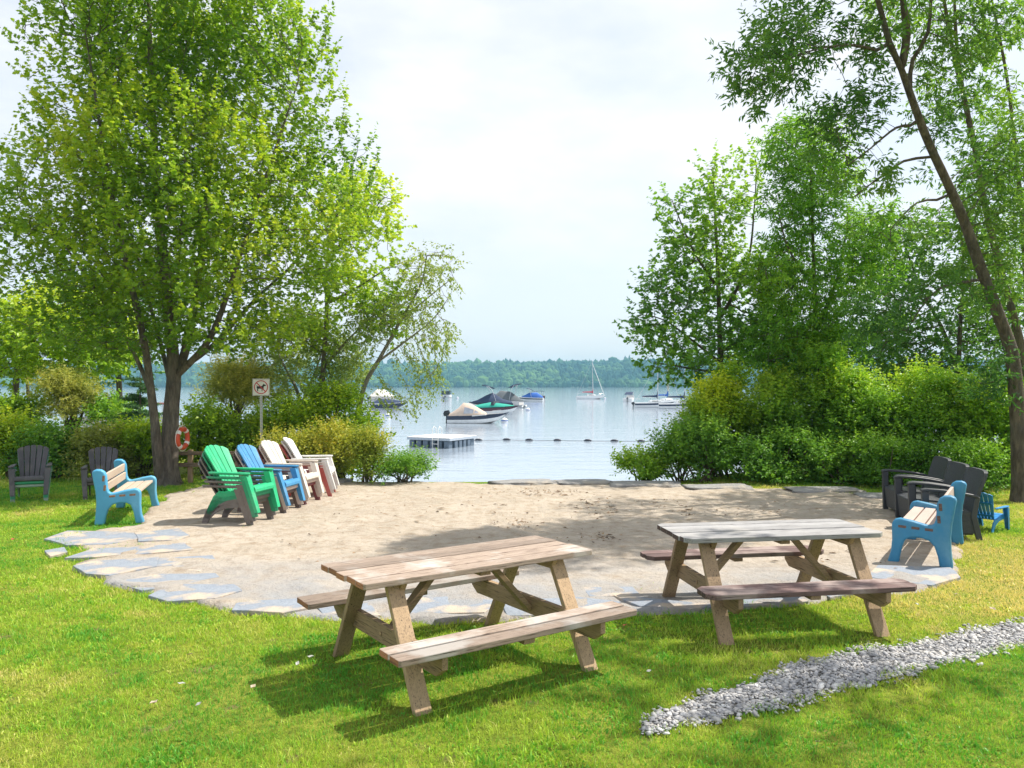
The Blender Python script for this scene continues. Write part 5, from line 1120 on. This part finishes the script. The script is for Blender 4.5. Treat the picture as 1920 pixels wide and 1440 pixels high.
# sailing boats
def sailboat(label, u, v, rot, L, mast, cov, mats, motor=False, lean=0, jib=True, mcol=None):
    b = boat('sailboat', label, 'sailboat', u, v, rot); hull(b, L, L*.31, .78, .98, mats, .3, bow=2.2)
    mb = MB(); mb.loft([[(-L*.12, y, .80), (L*.20, y*.8, .92), (L*.16, y*.7, 1.22), (-L*.10, y*.85, 1.18)] for y in (-.8, .8)]); mb.build('cabin', mats[4], b, bevel=.05, smooth=50)
    for s in (-1, 1): mb = MB(); mb.box((L*.02, s*.745, 1.05), (L*.16, .02, .09)); mb.build('cabin_window', glassd, b)
    mx = L*.10
    mb = MB(); mb.tube([(mx, 0, .9), (mx+lean*.5, 0, mast*.5), (mx+lean, 0, mast)], [.07, .065, .045], 8); ms = mb.build('mast', mcol or alu, b, smooth=60)
    mb = MB(); mb.tube([(mx-.05, 0, 1.75), (mx-L*.40, 0, 1.68)], .05, 6); mb.tube([(mx+lean*.45, -.55, mast*.5), (mx+lean*.45, .55, mast*.5)], .03, 5); mb.build('boom', alu, b)
    mb = MB(); rings = []
    for q, r in ((-.02, .10), (.0, .34), (.06, .22), (.3, .16), (.7, .13), (1, .05)):
        rings.append([(mx-.06-L*.40*q, r*.75*math.cos(a), 1.84+(.22 if .0 <= q < .05 else 0)+r*math.sin(a)*(2.0 if 0 <= q < .05 else 1)) for a in [2*math.pi*j/8 for j in range(8)]])
    mb.loft(rings); mb.build('sail_cover', cov, b, smooth=60)
    mb = MB(); mb.tube([(mx+lean, 0, mast*.97), (-L*.49, 0, .8)], .018, 4)
    for s in (-1, 1): mb.tube([(mx+lean, 0, mast*.9), (mx+lean*.45, s*.55, mast*.5), (mx-.1, s*L*.14, .85)], .016, 4)
    mb.build('rigging', alu, b); mb = MB(); mb.tube([(mx+lean, 0, mast*.93), (L*.50, 0, 1.02)], .075 if jib else .02, 6); mb.build('furled_jib', gel if jib else alu, b)
    mb = MB(); mb.tube([(L*.49, 0, 1.35), (L*.40, -.45, 1.38), (L*.30, -.75, 1.36)], .02, 4); mb.tube([(L*.49, 0, 1.35), (L*.40, .45, 1.38), (L*.30, .75, 1.36)], .02, 4)
    for p in ((L*.49, 0), (L*.40, -.45), (L*.40, .45), (L*.30, -.75), (L*.30, .75)): mb.tube([(p[0], p[1], .9), (p[0], p[1], 1.37)], .018, 4)
    for s in (-1, 1): mb.tube([(-L*.47, s*.7, .8), (-L*.47, s*.7, 1.4), (-L*.35, s*.85, 1.38)], .02, 4)
    mb.build('guard_rail', alu, b)
    if motor: outboard(b, -L*.5, .35, .9)
    return b
sailboat('white sailboat with a red sail cover and a tall mast', 1107, 748.2, R(4), 7.4, 10.3, redc, [maroon, gel, gel, gel, gel], lean=-.25)
sailboat('white sailboat with a navy sail cover and outboard in front of the moored group', 1226, 763.8, R(-4), 6.4, 7.4, navyc, [gel, gel, navy, gel, gel], motor=True, jib=False)
sailboat('sailboat with a yellow mast and blue sail cover', 1247, 759.5, R(20), 6.2, 7.4, bluec, [gel, gel, gel, gel, gel], jib=False, mcol=smat('varnished mast', (.55, .36, .12), .4))
sailboat('low white sailboat with a navy cover against the yellow topped shrub', 1276, 766, R(-8), 6.8, 7.0, navyc, [gel, gel, navy, gel, gel], jib=False)
b = boat('motorboat', 'small white motorboat with a navy bimini left of the sailboat group', 'motorboat', 1181, 753, R(70)); hull(b, 5.4, 2.3, .75, 1.05, [gel, gel, gel, gel, gel], .2); frame_arch(b, 'bimini_frame', -.9, -.6, 1.05, .8, 1.95, alu, (2.0, .12))
mb = MB(); mb.loft([[(.3, y, .8), (.9, y*.9, .95), (.5, y*.85, 1.45)] for y in (-.95, .95)]); mb.build('windscreen', gel, b); outboard(b, -2.6, .5, .9)
# covered pontoon boat and dock glimpsed left of the maple
b = pontoon('pontoon_boat', 'pontoon boat with a dark red canopy glimpsed left of the big maple', 238, 806, R(14), 8.6, (alu, smat('stone grey panel', (.46, .42, .37), .6), smat('dark red canvas', (.15, .03, .03), .8)), 'open')
dk = thing('wooden_dock', 'pale wooden dock behind the shrubs left of the big maple', 'dock', Wt(245, 824), R(6)); mb = MB()
for i in range(46): mb.box((-4.5+i*.2, 0, .55), (.185, 1.8, .05))
mb.build('deck', wood('bleached dock boards', (.52, .45, .36), (.44, .38, .30), (.26, .2, .15), 1), dk)
for x in (-4, -1.4, 1.4, 4):
    for s in (-1, 1): mb = MB(); mb.tube([(x, s*.95, -1.6), (x, s*.95, 1.0)], .09, 8); mb.build('post', legs_m[1], dk)

# swim raft
rf = thing('swim_raft', 'white topped swimming raft on dark floats with a ladder', 'raft', Wt(829, 836.5), R(-28))
S_ = 3.05
mb = MB()
for i in range(14): mb.box((-S_/2+(i+.5)*S_/14, 0, .60), (S_/14-.012, S_, .04))
mb.build('deck', surf('white deck boards', (.78, .76, .74), (.70, .68, .66), 5, .6, 0, vary=.06), rf, bevel=.006)
mb = MB()
for s in (-1, 1): mb.box((0, s*(S_/2-.02), .51), (S_-.02, .04, .135)); mb.box((s*(S_/2-.03), 0, .51), (.04, S_-.09, .135))
mb.build('rim', smat('grey blue rim', (.42, .47, .53), .6), rf)
fm = smat('blue grey float', (.12, .16, .21), .5)
for i in range(6):
    for s in (-1, 1):
        mb = MB(); mb.box((-S_/2+.3+i*.49, s*(S_/2-.28), .18), (.36, .44, .50)); mb.build('float', fm, rf, bevel=.05)
for s in (-1, 1):
    for j in range(4): mb = MB(); mb.box((s*(S_/2-.26), -S_/2+.80+j*.48, .18), (.44, .34, .50)); mb.build('float', fm, rf, bevel=.05)
mb = MB(); xx, yy = .55, -S_/2-.06
for q in (-.2, .2): mb.tube([(xx+q, -S_/2+.35, .62), (xx+q, -S_/2+.33, 1.15), (xx+q, -S_/2+.1, 1.28), (xx+q, yy, 1.1), (xx+q, yy, -.5)], .025, 6)
for z in (.5, .25, 0): mb.box((xx, yy, z), (.42, .08, .035))
mb.build('ladder', surf('pale ladder', (.74, .73, .70), (.66, .65, .62), 8, .5, 0), rf, smooth=50)
# float line
fb = smat('dark float', (.02, .025, .04), .4); line_pts = [(897, 826), (950, 825.3), (992, 826), (1045, 826.4), (1102, 827), (1152, 827.5), (1202, 828)]
W3 = [Vector(Wt(*p)) for p in line_pts]; a0 = Vector(Wt(880, 826.5)); a1 = Vector(Wt(1262, 829)); allp = [a0]+W3+[a1]; rp = []
for i in range(len(allp)-1):
    for q in range(6): p = allp[i].lerp(allp[i+1], q/6); rp.append((p.x, p.y, p.z+.012))
mb = MB(); mb.tube(rp, .009, 5); o = mb.build('float_rope', surf('dark rope', (.10, .10, .12), (.07, .07, .08), 30, .8, 0)); tag(o, 'thin rope of the swim line running right from the raft', 'rope')
for i, p in enumerate(W3):
    mb = MB(); mb.tube([(-.26, 0, 0), (-.20, 0, 0), (-.12, 0, 0), (.12, 0, 0), (.2, 0, 0), (.26, 0, 0)], [.015, .05, .09, .09, .05, .015], 10); o = mb.build('rope_float', fb, smooth=60); o.location = (p.x, p.y, WATER+.04)
    tag(o, ['dark swim line float next to the raft', 'dark swim line float, second from the raft', 'dark swim line float, third from the raft', 'dark swim line float, the middle one of seven', 'dark swim line float, third from the right bush', 'dark swim line float, second from the right bush', 'dark swim line float nearest the right bush'][i], 'float', 'floats on the swim line')
# mooring buoys
for u, v, lab in [(990, 770.5, 'white mooring buoy below the blue covered boat'), (975, 762, 'white mooring buoy next to the wakeboats'), (946, 791.5, 'white mooring buoy off the bow of the tan tented speedboat'), (728, 781.5, 'white mooring buoy behind the birch twigs'), (858, 747, 'white mooring buoy right of the distant pontoon boat'), (1134, 748.5, 'white mooring buoy at the bow of the red covered sailboat')]:
    mb = MB(); V, f = icosphere(3); mb.add([(q[0]*.34, q[1]*.34, q[2]*.36) for q in V], [tuple(int(z) for z in t) for t in f], 0); mb.box((0, 0, .38), (.08, .08, .12)); o = mb.build('mooring_buoy', [gel], smooth=60); o.location = Wt(u, v); o.location.z += .08
    mb2 = MB(); mb2.tube([(0, 0, .02), (0, 0, .12)], .345, 14); st = mb2.build('band', bluec, o)
    tag(o, lab, 'buoy', 'mooring buoys on the lake')
# cottages on the far shore
cw = smat('cottage white', (.72, .70, .68), .7); crf = smat('cottage roof', (.20, .19, .19), .8)
for u, dv, w, lab in [(852, 6, 13, 'white cottage in the far wood, leftmost of the four'), (958, 11, 10, 'low pale cottage in the far wood above the blue covered boat'), (1003, 5, 12, 'white cottage on the far shore left of the red covered sailboat'), (1190, 5, 14, 'white cottage on the far shore above the motorboat')]:
    y = 1266+dv*4; x = (u-960)/F*y; z = float(hill_h(np.array(x), np.array(y))); t = thing('cottage', lab, 'cottage', (x, y, z), 0, 'cottages on the far shore')
    mb = MB(); mb.box((0, -6, 2.6), (w, 8, 6.2)); mb.build('wall', cw, t); mb = MB(); mb.prism([(-w*.56, 5.72), (w*.56, 5.72), (0, 8.4)], -10.4, -1.6, 'y'); mb.build('roof', crf, t)
    for q in (-.3, 0, .3): mb = MB(); mb.box((q*w, -10.02, 3.2), (1.3, .06, 1.5)); mb.build('window', glassd, t)
# ------------------------------------------------------------------ haze
def haze():
    mb = MB(); x, y0, y1, z0, z1 = 2380, -100, 2270, -7.0, 72; mb.box((0, (y0+y1)/2, (z0+z1)/2), (2*x, y1-y0, z1-z0)); m = bpy.data.materials.new('haze'); m.use_nodes = True; n = m.node_tree.nodes; n.clear()
    v = n.new('ShaderNodeVolumePrincipled'); v.inputs['Color'].default_value = (.36, .74, 1, 1); v.inputs['Density'].default_value = HAZE; v.inputs['Anisotropy'].default_value = .0
    out = n.new('ShaderNodeOutputMaterial'); m.node_tree.links.new(v.outputs[0], out.inputs['Volume']); o = mb.build('haze', m); tag(o, 'pale summer haze over the lake', kind='stuff')
HAZE = .00030
haze()
